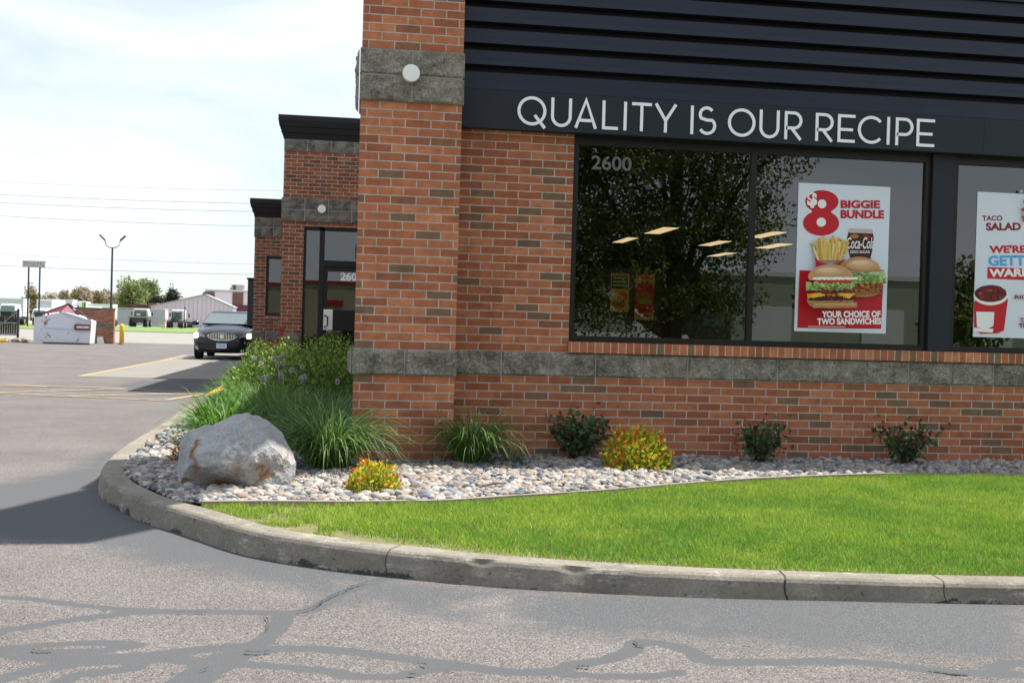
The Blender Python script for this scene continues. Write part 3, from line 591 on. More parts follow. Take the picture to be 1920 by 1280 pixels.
# ================================================================== BUILDING
D = 0.438
ORG = (3.0, 0.6, 0.0)
bld = thing('restaurant', 'orange brick restaurant with dark navy metal cladding, stone bands and white lettering', 'restaurant', ORG)
def bp_(mb, name, mat, parent=bld, **k): return mb.build(name, mat, parent, ORG, **k)
Z1, Z2, Z3, Z4 = 0.807, 1.010, 2.971, 3.377
wall = bp_(MB().box(0.78, 9.0, D, D+0.2, 0.05, Z1).box(0.78, 1.807, D, D+0.2, Z2, 2.9).box(8.2, 9.0, D, D+0.2, Z2, 2.9).box(8.8, 9.0, D+0.2, 14.0, 0, 4.2).box(0.735, 0.795, 0.62, 11.0, 0, 4.2), 'brick_wall', M_BRICK_WALL)
pil = bp_(MB().box(0, 0.803, 0, 0.62, 0.05, Z1).box(0, 0.803, 0, 0.62, Z2, Z3).box(0, 0.803, 0, 0.62, Z4, 3.97), 'corner_pillar', M_BRICK)
def stone_band(name, joints, z0, z1, y, parent, rows=1, depth=0.10, rough=0.014, mat=None, seed=0, side=False, jy=0.003, far=False):
    mb = MB(); hz = (z1-z0)/rows; j = 0.0065
    for r_ in range(rows):
        for a, c in zip(joints[:-1], joints[1:]):
            xa, xb, za, zb = a+j, c-j, z0+r_*hz+(j if r_ else 0), z0+(r_+1)*hz-(j if r_ < rows-1 else 0)
            nx_ = 6 if far else max(5, int((xb-xa)/0.013)); nz_ = 4 if far else max(5, int((zb-za)/0.013)); V = []
            for k in range(nz_+1):
                for i in range(nx_+1):
                    x = xa+(xb-xa)*i/nx_; z = za+(zb-za)*k/nz_
                    e = min(i, nx_-i, k, nz_-k)
                    dd = 0 if e == 0 else rough*(1.0+1.1*mn.noise(Vector((x*9+seed, z*9, seed+r_*3)))+0.8*mn.noise(Vector((x*26, z*26+seed, 7.0)))+0.5*mn.noise(Vector((x*60, z*60+seed, 2.0)))) 
                    V.append((x, y-dd, z))
            o = len(V); w = nx_+1
            fs = [(k*w+i, k*w+i+1, (k+1)*w+i+1, (k+1)*w+i) for k in range(nz_) for i in range(nx_)]
            ring = [i for i in range(w)] + [k*w+nx_ for k in range(1, nz_+1)] + [nz_*w+i for i in range(nx_-1, -1, -1)] + [k*w for k in range(nz_-1, 0, -1)]
            V += [(V[i][0], y+depth, V[i][2]) for i in ring]; m = len(ring)
            fs += [(ring[i], ring[(i+1) % m], o+(i+1) % m, o+i) for i in range(m)]
            mb.add(V, fs)
    ob = bp_(mb, name, mat or M_STONE, parent)
    bp_(MB().box(joints[0]+0.02, joints[-1]-0.02, y+jy, y+depth-0.003, z0+0.004, z1-0.004), 'mortar_joint', M_MORTAR, ob)
    return ob
stone_band('stone_band', [-0.018, 0.40, 0.821], Z1, Z2, -0.020, pil, depth=0.63, seed=2)
stone_band('stone_band', [-0.018, 0.40, 0.821], Z3, Z4, -0.020, pil, rows=2, depth=0.63, seed=5)
stone_band('stone_band', [0.805] + [1.235+0.4064*k for k in range(19)] + [9.0], Z1, Z2, D-0.004, wall, depth=0.19, seed=9)
# rough left flank of the pillar stones
mb = MB()
for z0, z1 in ((Z1, Z2), (Z3, Z3+0.203), (Z3+0.203, Z4)):
    V = []; ny_, nz_ = 14, 6
    for k in range(nz_+1):
        for i in range(ny_+1):
            yy = -0.018+0.62*i/ny_; z = z0+(z1-z0)*k/nz_; e = min(i, ny_-i, k, nz_-k)
            V.append((-0.0185-(0 if e == 0 else 0.022*(1+mn.noise(Vector((yy*8, z*8, 3))))), yy, z))
    mb = MB().add(V, [(k*(ny_+1)+i, k*(ny_+1)+i+1, (k+1)*(ny_+1)+i+1, (k+1)*(ny_+1)+i) for k in range(nz_) for i in range(ny_)])
    bp_(mb, 'stone_flank', M_STONE, pil, fixn=False)
# rowlock sill
bp_(MB().box(1.800, 8.2, D-0.038, D+0.14, Z2+0.004, 1.106), 'brick_sill', M_ROWLOCK, wall)
# metal cladding: lapped profile with deep shadow grooves
prof = [(D-0.02, 3.185), (D-0.098, 3.185)]
prof += [(D-0.096, 3.250), (D-0.090, 3.252), (D-0.090, 3.327)]
for k in range(5):
    zb = 3.333+0.178*k
    prof += [(D+0.045, zb), (D+0.045, zb+0.056), (D-0.108, zb+0.052), (D-0.104, zb+0.098), (D-0.096, zb+0.102), (D-0.092, zb+0.172)]
prof += [(D-0.09, 4.225), (D-0.02, 4.225)]
mb = MB(); n = len(prof)
V = [(0.812, y, z) for y, z in prof] + [(9.0, y, z) for y, z in prof]
mb.add(V, [(i, i+1, n+i+1, n+i) for i in range(n-1)]); clad = bp_(mb, 'metal_cladding', M_NAVY, bld, fixn=False)
fas = bp_(MB().box(0.812, 5.470, D-0.112, D-0.01, 2.862, 3.180).box(5.473, 9.0, D-0.110, D-0.01, 2.862, 3.180), 'sign_fascia', M_FASCIA, bld)
bp_(MB().box(0.79, 9.0, D-0.12, D+0.3, 4.225, 4.27), 'roof_coping', M_NAVY)
bp_(MB().box(0.803, 9.0, D+0.02, 14.0, 3.05, 4.2), 'roof', M_CORNICE)
# unseen roof slab added and outlined to cast the shade across boulder and kerb
ZC = 8.0
can = [(x+0.47*ZC, y+0.205*ZC) for x, y in ((-1.72, -0.60), (-2.10, -1.72), (-2.65, -2.82), (-1.36, -2.77), (-0.97, -2.15), (-0.40, -1.02), (-0.40, -0.55))]
cn = bp_(MB().prism(can, ZC, ZC+0.08, plane='xy'), 'shade_slab', M_CORNICE)
bp_(MB().box(2.5, 2.6, 1.0, 1.1, 4.2, ZC).box(3.4, 3.5, 1.0, 1.1, 4.2, ZC), 'shade_slab_post', M_STEEL, cn)

# lettering drawn as strokes of even weight, letter boxes measured on the fascia
def stroke(mb, pts, w, y, closed=False, th=0.006):
    P = [np.array(p, float) for p in pts]; n = len(P); Lq, Rq = [], []
    for i in range(n):
        a = P[(i-1) % n] if (closed or i > 0) else P[i]; c = P[(i+1) % n] if (closed or i < n-1) else P[i]
        d1 = P[i]-a; d2 = c-P[i]
        if np.linalg.norm(d1) < 1e-9: d1 = d2
        if np.linalg.norm(d2) < 1e-9: d2 = d1
        d1 /= np.linalg.norm(d1); d2 /= np.linalg.norm(d2); t_ = d1+d2; t_ /= max(np.linalg.norm(t_), 1e-6)
        nn_ = np.array([-t_[1], t_[0]]); k = 1/max(0.5, t_@d1); Lq.append(P[i]+nn_*w/2*k); Rq.append(P[i]-nn_*w/2*k)
    V = [(p[0], y-th, p[1]) for p in Lq] + [(p[0], y-th, p[1]) for p in Rq] + [(p[0], y, p[1]) for p in Lq] + [(p[0], y, p[1]) for p in Rq]
    m = n if closed else n-1; fs = []
    for i in range(m):
        j = (i+1) % n; fs += [(i, j, n+j, n+i), (i, 2*n+i, 2*n+j, j), (n+i, n+j, 3*n+j, 3*n+i)]
    if not closed: fs += [(0, n, 3*n, 2*n), (n-1, 3*n-1, 4*n-1, 2*n-1)]
    mb.add(V, fs)
def arc(cx, cz, rx, rz, a0, a1, n=26): return [(cx+rx*math.cos(math.radians(a0+(a1-a0)*i/n)), cz+rz*math.sin(math.radians(a0+(a1-a0)*i/n))) for i in range(n+1)]
def letter(mb, ch, x0, x1, z0, z1, w, y):
    h = w/2; a, c, lo, hi = x0+h, x1-h, z0+h, z1-h; mx_ = (x0+x1)/2; cnt = [0]
    def S(p, cl=False): stroke(mb, p, w, y-0.0012*cnt[0], cl); cnt[0] += 1
    H = z1-z0
    if ch in 'OQ':
        S(arc(mx_, (z0+z1)/2, mx_-a, (hi-lo)/2, 0, 360, 44)[:-1], True)
        if ch == 'Q': S([(mx_+0.10*(x1-x0), z0+0.36*H), (x1-0.01, z0-0.075*H)])
    elif ch == 'U': r_ = (c-a)/2; S([(a, z1)] + arc(mx_, lo+r_, r_, r_, 180, 360) + [(c, z1)])
    elif ch == 'A': S([(x0+h*1.0, z0), (mx_, hi+h*0.6), (x1-h*1.0, z0)]); S([(x0+0.25*(x1-x0), z0+0.27*H), (x1-0.25*(x1-x0), z0+0.27*H)])
    elif ch == 'L': S([(a, z1), (a, lo), (x1, lo)])
    elif ch == 'I': S([(mx_, z0), (mx_, z1)])
    elif ch == 'T': S([(x0, hi), (x1, hi)]); S([(mx_, hi), (mx_, z0)])
    elif ch == 'Y': S([(x0+h*0.9, z1), (mx_, z0+0.42*H), (x1-h*0.9, z1)]); S([(mx_, z0+0.44*H), (mx_, z0)])
    elif ch == 'S':
        r1 = H*0.235; r2 = H*0.265; k = (c-a)/2
        S(arc(mx_-0.004, hi-r1+0.0, k*0.86, r1-0.0, 35, 215, 16) + [(mx_, z0+0.52*H)] + arc(mx_+0.002, lo+r2, k, r2, 50, -150, 20))
    elif ch in 'RP':
        r_ = H*(0.27 if ch == 'R' else 0.275); zc = hi-r_; bx = c-r_
        S([(a, z0), (a, hi), (bx, hi)] + arc(bx, zc, r_, r_, 90, -90, 18) + [(a, zc-r_)])
        if ch == 'R': S([(bx-0.02, zc-r_), (c, z0)])
    elif ch == 'E': S([(x1, hi), (a, hi), (a, lo), (x1, lo)]); S([(a, z0+0.46*H), (x1-0.02, z0+0.46*H)])
    elif ch == 'C': S(arc(mx_+0.012, (z0+z1)/2, mx_-a+0.012, (hi-lo)/2, 42, 318, 32))
LET = [('Q', 969.9, 1024.2), ('U', 1032.9, 1071.8), ('A', 1076.9, 1119.7), ('L', 1128.9, 1158.9), ('I', 1168, 1175.9), ('T', 1184.1, 1221.2), ('Y', 1226.5, 1268.9), ('I', 1293, 1301.4), ('S', 1308.3, 1342.2),
       ('O', 1364.5, 1416.1), ('U', 1423.6, 1461), ('R', 1470.6, 1503.8), ('R', 1528.6, 1562.3), ('E', 1570.3, 1602.8), ('C', 1608.1, 1653.5), ('I', 1660.3, 1670), ('P', 1678.7, 1711.9), ('E', 1718.1, 1751.8)]
mb = MB(); yl = D-0.112
for ch, u0, u1 in LET:
    vc = 212 + (u0-970)*0.0505
    letter(mb, ch, at(u0, vc, yl)[0], at(u1, vc, yl)[0], 2.900, 3.142, 0.0255, yl-0.001)
bp_(mb, 'lettering', M_LETTER, fas, fixn=True)

# windows
def window(x0, x1, mull, z0=1.108, z1=2.845):
    y0, y1 = D+0.030, D+0.085; fw_ = 0.048
    mb = MB().box(x0, x0+fw_, y0, y1, z0, z1).box(x1-fw_, x1, y0, y1, z0, z1).box(x0+fw_, x1-fw_, y0, y1, z0, z0+0.05).box(x0+fw_, x1-fw_, y0, y1, z1-0.055, z1)
    for m_ in mull: mb.box(m_-0.024, m_+0.024, y0+0.002, y1, z0+0.05, z1-0.055)
    w = bp_(mb, 'window', M_FRAME, bld)
    xs = [x0+fw_] + list(mull) + [x1-fw_]
    for i in range(len(xs)-1):
        a = xs[i]+(0.024 if i else 0); c = xs[i+1]-(0.024 if i < len(xs)-2 else 0)
        m2 = MB(); m2.add([(a, y0+0.03, z0+0.05), (c, y0+0.03, z0+0.05), (c, y0+0.03, z1-0.055), (a, y0+0.03, z1-0.055)], [(0, 1, 2, 3)])
        bp_(m2, 'pane', M_GLASS, w, fixn=False)
    return w
PX1 = 5.062; PX2 = 5.275
w1 = window(1.807, PX1, [3.418]); w2 = window(PX2, 8.2, [6.75])
bp_(MB().box(PX1, PX2, D-0.005, D+0.09, 1.108, 2.860), 'window_post', M_FASCIA)
bp_(MB().box(1.807, 8.2, D+0.022, D+0.12, 2.847, 2.9).box(1.80, 8.2, D+0.088, D+0.2, Z2, 1.09), 'window_head', M_FRAME)
# house number on the first pane
mb = MB(); a = at(1109, 318, D+0.058); c = at(1184, 320, D+0.058); M_NUM = plain('frosted_number', (0.115, 0.12, 0.11), 0.5)
put_text(mb, '2600', a[0], a[2]+0.006, D+0.058, 0.165, bold=0.003, width=c[0]-a[0]); bp_(mb, 'house_number', M_NUM, w1, fixn=False)
# interior
mb = MB()
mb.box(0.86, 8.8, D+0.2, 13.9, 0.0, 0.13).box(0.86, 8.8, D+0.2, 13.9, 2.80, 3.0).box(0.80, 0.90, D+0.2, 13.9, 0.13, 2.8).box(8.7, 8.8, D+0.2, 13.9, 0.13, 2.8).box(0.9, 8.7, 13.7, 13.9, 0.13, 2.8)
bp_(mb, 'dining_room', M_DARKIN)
p_a, p_b = at(1132, 600, 6.3), at(1240, 600, 6.3)
cabinet = tag(MB().box(p_a[0], p_b[0], 6.3, 6.9, 0.13, 2.02).box(p_a[0]-0.03, p_b[0]+0.03, 6.27, 6.93, 2.02, 2.08).build('menu_cabinet', M_DARKIN), 'tall dark cabinet behind the left window pane carrying two yellow menu posters', 'cabinet')
M_WARM = emit_mat('warm_panel', (1.0, 0.78, 0.45), 1.05)
for i, (u, v, sx_) in enumerate(((1172, 449, 0.32), (1240, 431, 0.42), (1340, 455, 0.40), (1353, 476, 0.38), (1437, 439, 0.40), (1450, 460, 0.46), (1806, 450, 0.42), (1806, 473, 0.5))):
    p = gnd(u, v, 2.78); lab = ['dim warm ceiling light furthest left behind the left pane', 'bright warm ceiling light highest behind the left pane', 'warm ceiling light left of the window mullion, upper of two', 'warm ceiling light left of the window mullion, lower of two', 'warm ceiling light just right of the mullion, upper of two', 'warm ceiling light just right of the mullion, lower of two', 'upper ceiling light glimpsed left of the taco poster', 'lower ceiling light glimpsed left of the taco poster'][i]
    t_ = thing('ceiling_light', lab, 'ceiling light', (p[0], p[1], 2.80), 0, 'ceiling lights inside the dining room')
    MB().box(-sx_*0.28-0.03, sx_*0.28+0.03, -0.58, 0.58, -0.03, 0.0).build('frame', M_DARKIN, t_)
    MB().box(-sx_*0.28, sx_*0.28, -0.55, 0.55, -0.036, -0.026).build('diffuser', M_WARM, t_)
# ---- prints

PRC = {'white': (0.66, 0.71, 0.80), 'red': (0.50, 0.012, 0.025), 'maroon': (0.22, 0.015, 0.03), 'blue': (0.10, 0.38, 0.72), 'bun': (0.52, 0.30, 0.14), 'bun2': (0.42, 0.21, 0.08), 'green': (0.24, 0.42, 0.08), 'lgreen': (0.42, 0.55, 0.20), 'patty': (0.07, 0.025, 0.015), 'cheese': (0.75, 0.42, 0.04), 'tomato': (0.48, 0.05, 0.02), 'cola': (0.055, 0.018, 0.016), 'foam': (0.55, 0.42, 0.40), 'fry': (0.70, 0.46, 0.12), 'fry2': (0.55, 0.32, 0.06), 'fry3': (0.80, 0.62, 0.26), 'chick': (0.42, 0.15, 0.035), 'chili': (0.11, 0.018, 0.012), 'pure': (0.82, 0.82, 0.82), 'yellow': (0.60, 0.52, 0.18), 'dkgreen': (0.03, 0.06, 0.02), 'orange': (0.6, 0.2, 0.02), 'bacon': (0.24, 0.03, 0.02), 'grey': (0.42, 0.44, 0.48), 'bunl': (0.60, 0.38, 0.20), 'bunh': (0.70, 0.50, 0.31), 'palegreen': (0.58, 0.66, 0.34), 'dgreen': (0.10, 0.20, 0.03)}
PRK = list(PRC); PRM = [plain('print_'+k, PRC[k], 0.35, spec=0.3) for k in PRK]
class Print:
    def __init__(s, conv, y): s.mb = MB(); s.conv = conv; s.y = y; s.k = 0
    def layer(s): s.k += 1; return s.y-0.0004*s.k
    def poly(s, pts, col):
        y = s.layer(); P = [s.conv(*p) for p in pts]; s.mb.add([(p[0], y, p[1]) for p in P], [tuple(range(len(P)))], PRK.index(col))
    def ell(s, cx, cy, rx, ry, col, a0=0, a1=360, n=28, wob=0.0, seed=0):
        pts = []
        for i in range(n + (1 if a1-a0 < 360 else 0)):
            th = math.radians(a0+(a1-a0)*i/n); k = 1+wob*mn.noise(Vector((math.cos(th)*3, math.sin(th)*3, seed)))
            pts.append((cx+rx*k*math.cos(th), cy-ry*k*math.sin(th)))
        s.poly(pts, col)
    def wavy(s, x0, x1, y0, y1, amp, col, seed=0, n=22):
        pts = [(x0+(x1-x0)*i/n, y0+amp*mn.noise(Vector((i*0.9, seed, 0)))*1.6) for i in range(n+1)] + [(x1-(x1-x0)*i/n, y1+amp*mn.noise(Vector((i*0.9, seed+5, 3)))*1.6) for i in range(n+1)]
        s.poly(pts, col)
    def scat(s, x0, x1, y0, y1, n, cols, r=9, seed=0, fn=None):
        q = random.Random(seed)
        for k in range(n):
            x, y = q.uniform(x0, x1), q.uniform(y0, y1)
            if fn and not fn(x, y): continue
            s.ell(x, y, r*q.uniform(0.5, 1.5), r*q.uniform(0.3, 0.9), q.choice(cols), n=8, wob=0.5, seed=k)
    def text(s, body, x0, x1, ytop, ybot, col, bold=0.02, shear=0.0):
        V, Fc = text_geo(body, 1.0, bold, shear); xs = [p[0] for p in V]; zs = [p[1] for p in V]; y = s.layer()
        q = [s.conv(x0+(p[0]-min(xs))/(max(xs)-min(xs))*(x1-x0), ybot-(p[1]-min(zs))/(max(zs)-min(zs))*(ybot-ytop)) for p in V]
        s.mb.add([(a, y, c) for a, c in q], Fc, PRK.index(col))
YP = D+0.054
TL_, TR_, BL_ = at(1497.5, 343.4, YP), at(1669.4, 350.1, YP), at(1489, 621.2, YP)
Wp, Hp = TR_[0]-TL_[0], TL_[2]-BL_[2]; X0p = (TL_[0]+BL_[0])/2; Z0p = (TL_[2]+TR_[2])/2
def conv1(x, y):
    t_ = (y-60)/1078; s_ = (x-68+33*t_)/667; t_ = (y-52-26*s_)/1078
    return X0p+s_*Wp, Z0p-t_*Hp
P = Print(conv1, YP)
P.mb.box(X0p, X0p+Wp, YP-0.0002, YP+0.003, Z0p-Hp, Z0p, PRK.index('white'))
P.poly([(73, 688), (686, 706), (668, 1121), (57, 1108)], 'red')
for cx, cy, rx, ry in ((235, 188, 121, 83), (229, 345, 131, 92)): P.ell(cx, cy, rx, ry, 'red', n=40)
P.poly([(165, 235), (305, 240), (300, 300), (160, 295)], 'red')
P.ell(236, 205, 31, 32, 'pure'); P.ell(230, 338, 34, 33, 'pure')
P.text('$', 128, 200, 120, 235, 'pure', 0.05)
P.text('BIGGIE', 370, 658, 176, 236, 'red', 0.045); P.text('BUNDLE', 370, 687, 248, 310, 'red', 0.045)
# drink
P.poly([(432, 385), (600, 390), (612, 450), (606, 520), (585, 612), (440, 600), (420, 510), (418, 450)], 'cola')
P.poly([(432, 383), (600, 388), (608, 420), (424, 414)], 'foam'); P.ell(470, 440, 30, 16, 'chick', wob=0.4); P.ell(560, 445, 26, 14, 'bacon', wob=0.4)
P.text('Coca-Cola', 414, 615, 448, 532, 'pure', 0.012, shear=0.25); P.text('ZERO SUGAR', 437, 583, 545, 564, 'pure', 0.02)
# fries and carton
r2 = random.Random(3)
for i in range(70):
    bx = r2.uniform(200, 370); bt = 620; tx_ = bx+(bx-285)*r2.uniform(0.2, 0.95)+r2.uniform(-12, 12); ty = r2.uniform(425, 540)+abs(tx_-280)*0.35; w = r2.uniform(7, 11)
    P.poly([(bx-w, bt), (bx+w, bt), (tx_+w, ty+4), (tx_-w, ty-3)], r2.choice(['fry', 'fry', 'fry2', 'fry3']))
P.poly([(173, 596), (215, 632), (285, 645), (350, 634), (390, 605), (370, 720), (190, 720)], 'red')
# right sandwich
P.ell(522, 840, 128, 48, 'bun2', n=30); P.wavy(410, 660, 770, 862, 10, 'chick', 2); P.wavy(400, 672, 700, 785, 14, 'lgreen', 4); P.wavy(420, 640, 735, 770, 10, 'green', 6)
P.wavy(430, 640, 690, 718, 3, 'pure', 1); P.poly([(340, 660)] + [(495-155*math.cos(math.radians(a)), 700-108*math.sin(math.radians(a))) for a in range(25, 181, 8)] + [(648, 705), (430, 698)], 'bun'); P.scat(425, 655, 775, 858, 90, ['chick', 'bun2', 'fry2', 'bacon', 'chick'], 9, 31); P.scat(405, 668, 708, 785, 110, ['lgreen', 'green', 'lgreen', 'palegreen', 'dgreen'], 10, 32)
for k, c_ in enumerate(('bun', 'bunl', 'bunh')): P.ell(488-k*8, 655-k*9, 118-k*28, 38-k*10, c_)
P.wavy(350, 645, 690, 702, 3, 'bun2', 40)
# left sandwich
P.poly([(90, 895), (418, 905), (415, 935), (395, 962), (250, 970), (110, 950), (92, 925)], 'bun2'); P.wavy(92, 420, 905, 925, 3, 'bun', 3)
P.wavy(100, 412, 868, 912, 6, 'patty', 8); P.poly([(88, 862), (420, 868), (350, 902), (330, 880), (130, 888), (95, 896)], 'cheese'); P.wavy(140, 405, 818, 866, 8, 'bacon', 5); P.wavy(230, 410, 822, 850, 8, 'patty', 7)
P.wavy(82, 420, 778, 838, 14, 'lgreen', 9); P.wavy(110, 400, 805, 830, 12, 'green', 10); P.wavy(165, 405, 748, 790, 6, 'tomato', 11); P.wavy(105, 400, 735, 762, 4, 'pure', 12)
P.poly([(96+0, 745)] + [(258-165*math.cos(math.radians(a)), 752-102*math.sin(math.radians(a))) for a in range(6, 175, 8)] + [(420, 765), (330, 742), (180, 742), (105, 762)], 'bun')
for k, c_ in enumerate(('bun', 'bunl', 'bunh')): P.ell(252-k*8, 708-k*9, 128-k*30, 36-k*9, c_)
P.scat(90, 415, 785, 835, 110, ['lgreen', 'green', 'palegreen', 'lgreen', 'dgreen'], 10, 33); P.scat(110, 405, 868, 908, 80, ['patty', 'bacon', 'patty', 'chili'], 8, 34); P.scat(150, 400, 822, 862, 50, ['bacon', 'tomato', 'patty', 'maroon'], 8, 35)
P.poly([(88, 862), (150, 858), (190, 876), (130, 888), (95, 896)], 'cheese'); P.poly([(270, 862), (400, 862), (352, 902)], 'cheese')
P.wavy(100, 415, 748, 764, 4, 'pure', 36); P.wavy(95, 412, 928, 965, 2, 'bun2', 37); P.wavy(110, 400, 932, 948, 2, 'bun', 38)
P.text('YOUR CHOICE OF', 160, 578, 988, 1035, 'pure', 0.04); P.text("TWO SANDWICHES*", 128, 606, 1037, 1086, 'pure', 0.04)
P.poly([(62, 1095), (325, 1101), (325, 1104), (62, 1098)], 'pure')
tag(P.mb.build('window_poster', PRM, fixn=False), 'white and red poster with a huge red 8, fries, drink and two sandwiches', 'poster', 'posters on the front windows')
TL2, BL2 = at(1836.3, 359.5, YP), at(1821, 631, YP); TR2 = at(2006, 368, YP)
W2, H2, X02, Z02 = TR2[0]-TL2[0], TL2[2]-BL2[2], (TL2[0]+BL2[0])/2, (TL2[2]+TR2[2])/2
def conv2(x, y):
    t_ = (y-115)/1052; s_ = (x-1385+63*t_)/658; t_ = (y-115-33*s_)/1052
    return X02+s_*W2, Z02-t_*H2
P = Print(conv2, YP); P.mb.box(X02, X02+W2, YP-0.0002, YP+0.003, Z02-H2, Z02, PRK.index('white'))
P.text('TACO', 1411, 1558, 288, 327, 'maroon', 0.045); P.text('SALAD', 1436, 1690, 340, 398, 'maroon', 0.05)
P.text("WE'RE", 1455, 1722, 504, 562, 'red', 0.045); P.text('GETTING', 1446, 1900, 578, 655, 'blue', 0.045)
P.poly([(1440, 662), (1990, 690), (1985, 775), (1436, 745)], 'red'); P.text('WARMER', 1450, 1880, 676, 735, 'pure', 0.045)
P.poly([(1336, 915), (1345, 905), (1578, 888), (1580, 905), (1546, 1125), (1500, 1146), (1380, 1146), (1330, 1118)], 'red')
P.poly([(1350, 985), (1480, 990), (1470, 1090), (1420, 1115), (1352, 1095)], 'pure'); P.poly([(1330, 1100), (1470, 1112), (1462, 1140), (1328, 1128)], 'pure')
P.ell(1458, 868, 124, 72, 'pure', n=36); P.ell(1456, 855, 116, 62, 'chili', n=36, wob=0.06)
for i in range(26):
    P.ell(1456+r2.uniform(-85, 85), 852+r2.uniform(-42, 40), r2.uniform(10, 20), r2.uniform(6, 11), r2.choice(['bacon', 'chili', 'tomato', 'maroon']), n=9, wob=0.3, seed=i)
P.text('RIC', 1625, 1712, 868, 897, 'maroon', 0.03); P.text('TA', 1660, 1712, 1036, 1070, 'maroon', 0.03); P.text('TR', 1648, 1712, 1076, 1108, 'maroon', 0.03)
for i in range(40): P.ell(1790+r2.gauss(0, 50), 250+r2.gauss(0, 50), r2.uniform(10, 24), r2.uniform(8, 18), r2.choice(['lgreen', 'green', 'chili', 'tomato', 'fry', 'bacon']), n=9, wob=0.4, seed=i)
tag(P.mb.build('window_poster', PRM, fixn=False), 'white poster at the right edge reading TACO SALAD with a red chili cup', 'poster', 'posters on the front windows')
# menu posters inside
for u0, u1, v0, v1, lab, kind in ((1146, 1178.5, 507, 585, 'narrow yellow menu poster with green block inside left pane', 0), (1192, 1225, 509, 600, 'narrow yellow and red menu poster with flames inside left pane', 1)):
    yq = 6.29; a, c = at(u0, v0, yq), at(u1, v1, yq)
    Q = Print(lambda x, y, a=a, c=c: (a[0]+x*(c[0]-a[0]), a[2]+y*(c[2]-a[2])), yq)
    Q.poly([(0, 0), (1, 0), (1, 1), (0, 1)], 'yellow')
    if kind == 0:
        Q.poly([(0.05, 0.12), (0.92, 0.12), (0.92, 0.44), (0.05, 0.44)], 'dkgreen')
        for k in range(3): Q.poly([(0.12, 0.15+k*0.09), (0.85, 0.15+k*0.09), (0.85, 0.20+k*0.09), (0.12, 0.20+k*0.09)], 'lgreen')
        Q.ell(0.62, 0.62, 0.3, 0.1, 'orange', wob=0.3); Q.ell(0.45, 0.8, 0.36, 0.12, 'chick', wob=0.3); Q.ell(0.45, 0.72, 0.3, 0.05, 'bun2', wob=0.2)
    else:
        for k in range(2): Q.poly([(0.08, 0.03+k*0.065), (0.92, 0.03+k*0.065), (0.92, 0.08+k*0.065), (0.08, 0.08+k*0.065)], 'red')
        Q.poly([(0.05, 0.34), (0.15, 0.22), (0.25, 0.27), (0.35, 0.18), (0.5, 0.25), (0.62, 0.17), (0.75, 0.26), (0.85, 0.2), (0.97, 0.34)], 'red'); Q.poly([(0, 0.34), (1, 0.34), (1, 0.86), (0, 0.86)], 'tomato')
        Q.ell(0.5, 0.52, 0.42, 0.1, 'chick', wob=0.3); Q.ell(0.5, 0.62, 0.4, 0.06, 'green', wob=0.3); Q.ell(0.5, 0.75, 0.4, 0.06, 'red', wob=0.3); Q.poly([(0.2, 0.89), (0.9, 0.89), (0.9, 0.94), (0.2, 0.94)], 'red')
    o = Q.mb.build('menu_poster', PRM, fixn=False); tag(o, lab, 'poster', 'menu posters inside the dining room')
ld = bpy.data.lights.new('dining_light', 'AREA'); ld.energy = 11; ld.size = 2.0; ld.color = (1.0, 0.78, 0.5); lo = bpy.data.objects.new('dining_light', ld); COL.objects.link(lo); lo.location = (3.4, 4.2, 2.74)

# ---- entrance wing and drive-through wing
YW = 11.0; XW = -1.30
wing = bp_(MB().box(XW, -0.925, YW, YW+0.3, 0, Z1).box(XW, -0.925, YW, YW+0.3, Z2, Z3).box(-0.925, 0.42, YW, YW+0.3, 2.885, Z3).box(0.42, 0.8, YW, YW+0.3, 0, Z3).box(XW, 0.8, YW, YW+0.3, Z4, 4.19)
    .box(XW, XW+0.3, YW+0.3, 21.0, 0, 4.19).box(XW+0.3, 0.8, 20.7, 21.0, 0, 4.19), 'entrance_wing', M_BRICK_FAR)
bp_(MB().box(XW+0.3, 0.8, YW+0.3, 20.7, 4.0, 4.15), 'roof', M_CORNICE, wing)
stone_band('stone_band', [XW-0.02, XW+0.385], Z1, Z2, YW-0.02, wing, depth=0.3, seed=21, mat=M_STONE_FAR, far=True)
stone_band('stone_band', [XW-0.03] + [XW-0.03+0.4064*k for k in range(1, 6)], Z3, Z4, YW-0.03, wing, rows=2, depth=0.32, seed=23, mat=M_STONE_FAR, far=True)
stone_band('stone_band', [XW-0.01] + [XW-0.01+0.4064*k for k in range(1, 6)], 4.19, 4.40, YW-0.012, wing, depth=0.3, seed=27, mat=M_STONE_FAR, far=True)
bp_(MB().box(XW-0.012, XW+0.3, YW+0.30, 21.0, 4.19, 4.40), 'stone_cap', M_STONE_FAR, wing)
def cornice(x0, x1, y0, y1, z0, z1, p, parent):
    rg = [(z0, 0.01), (z0+0.02*(z1-z0), p*0.18), (z0+0.24*(z1-z0), p*0.36), (z0+0.26*(z1-z0), p*0.5), (z0+0.50*(z1-z0), p*0.68), (z0+0.52*(z1-z0), p*0.82), (z0+0.78*(z1-z0), p), (z1, p)]
    return bp_(MB().loft([[(x0-q, y0-q, z), (x1+q, y0-q, z), (x1+q, y1+q, z), (x0-q, y1+q, z)] for z, q in rg]), 'cornice', M_CORNICE, parent)
cornice(XW, 0.82, YW, 21.0, 4.40, 4.80, 0.11, wing)
fr = bp_(MB().box(-0.925, -0.885, YW+0.05, YW+0.16, 0.05, 2.885).box(-0.655, -0.565, YW+0.05, YW+0.16, 0.05, 2.885).box(-0.885, 0.42, YW+0.05, YW+0.16, 2.83, 2.885).box(-0.565, 0.42, YW+0.052, YW+0.16, 2.20, 2.31).box(-0.885, -0.655, YW+0.05, YW+0.16, 0.05, 0.25), 'door_frame', M_FRAME, wing)
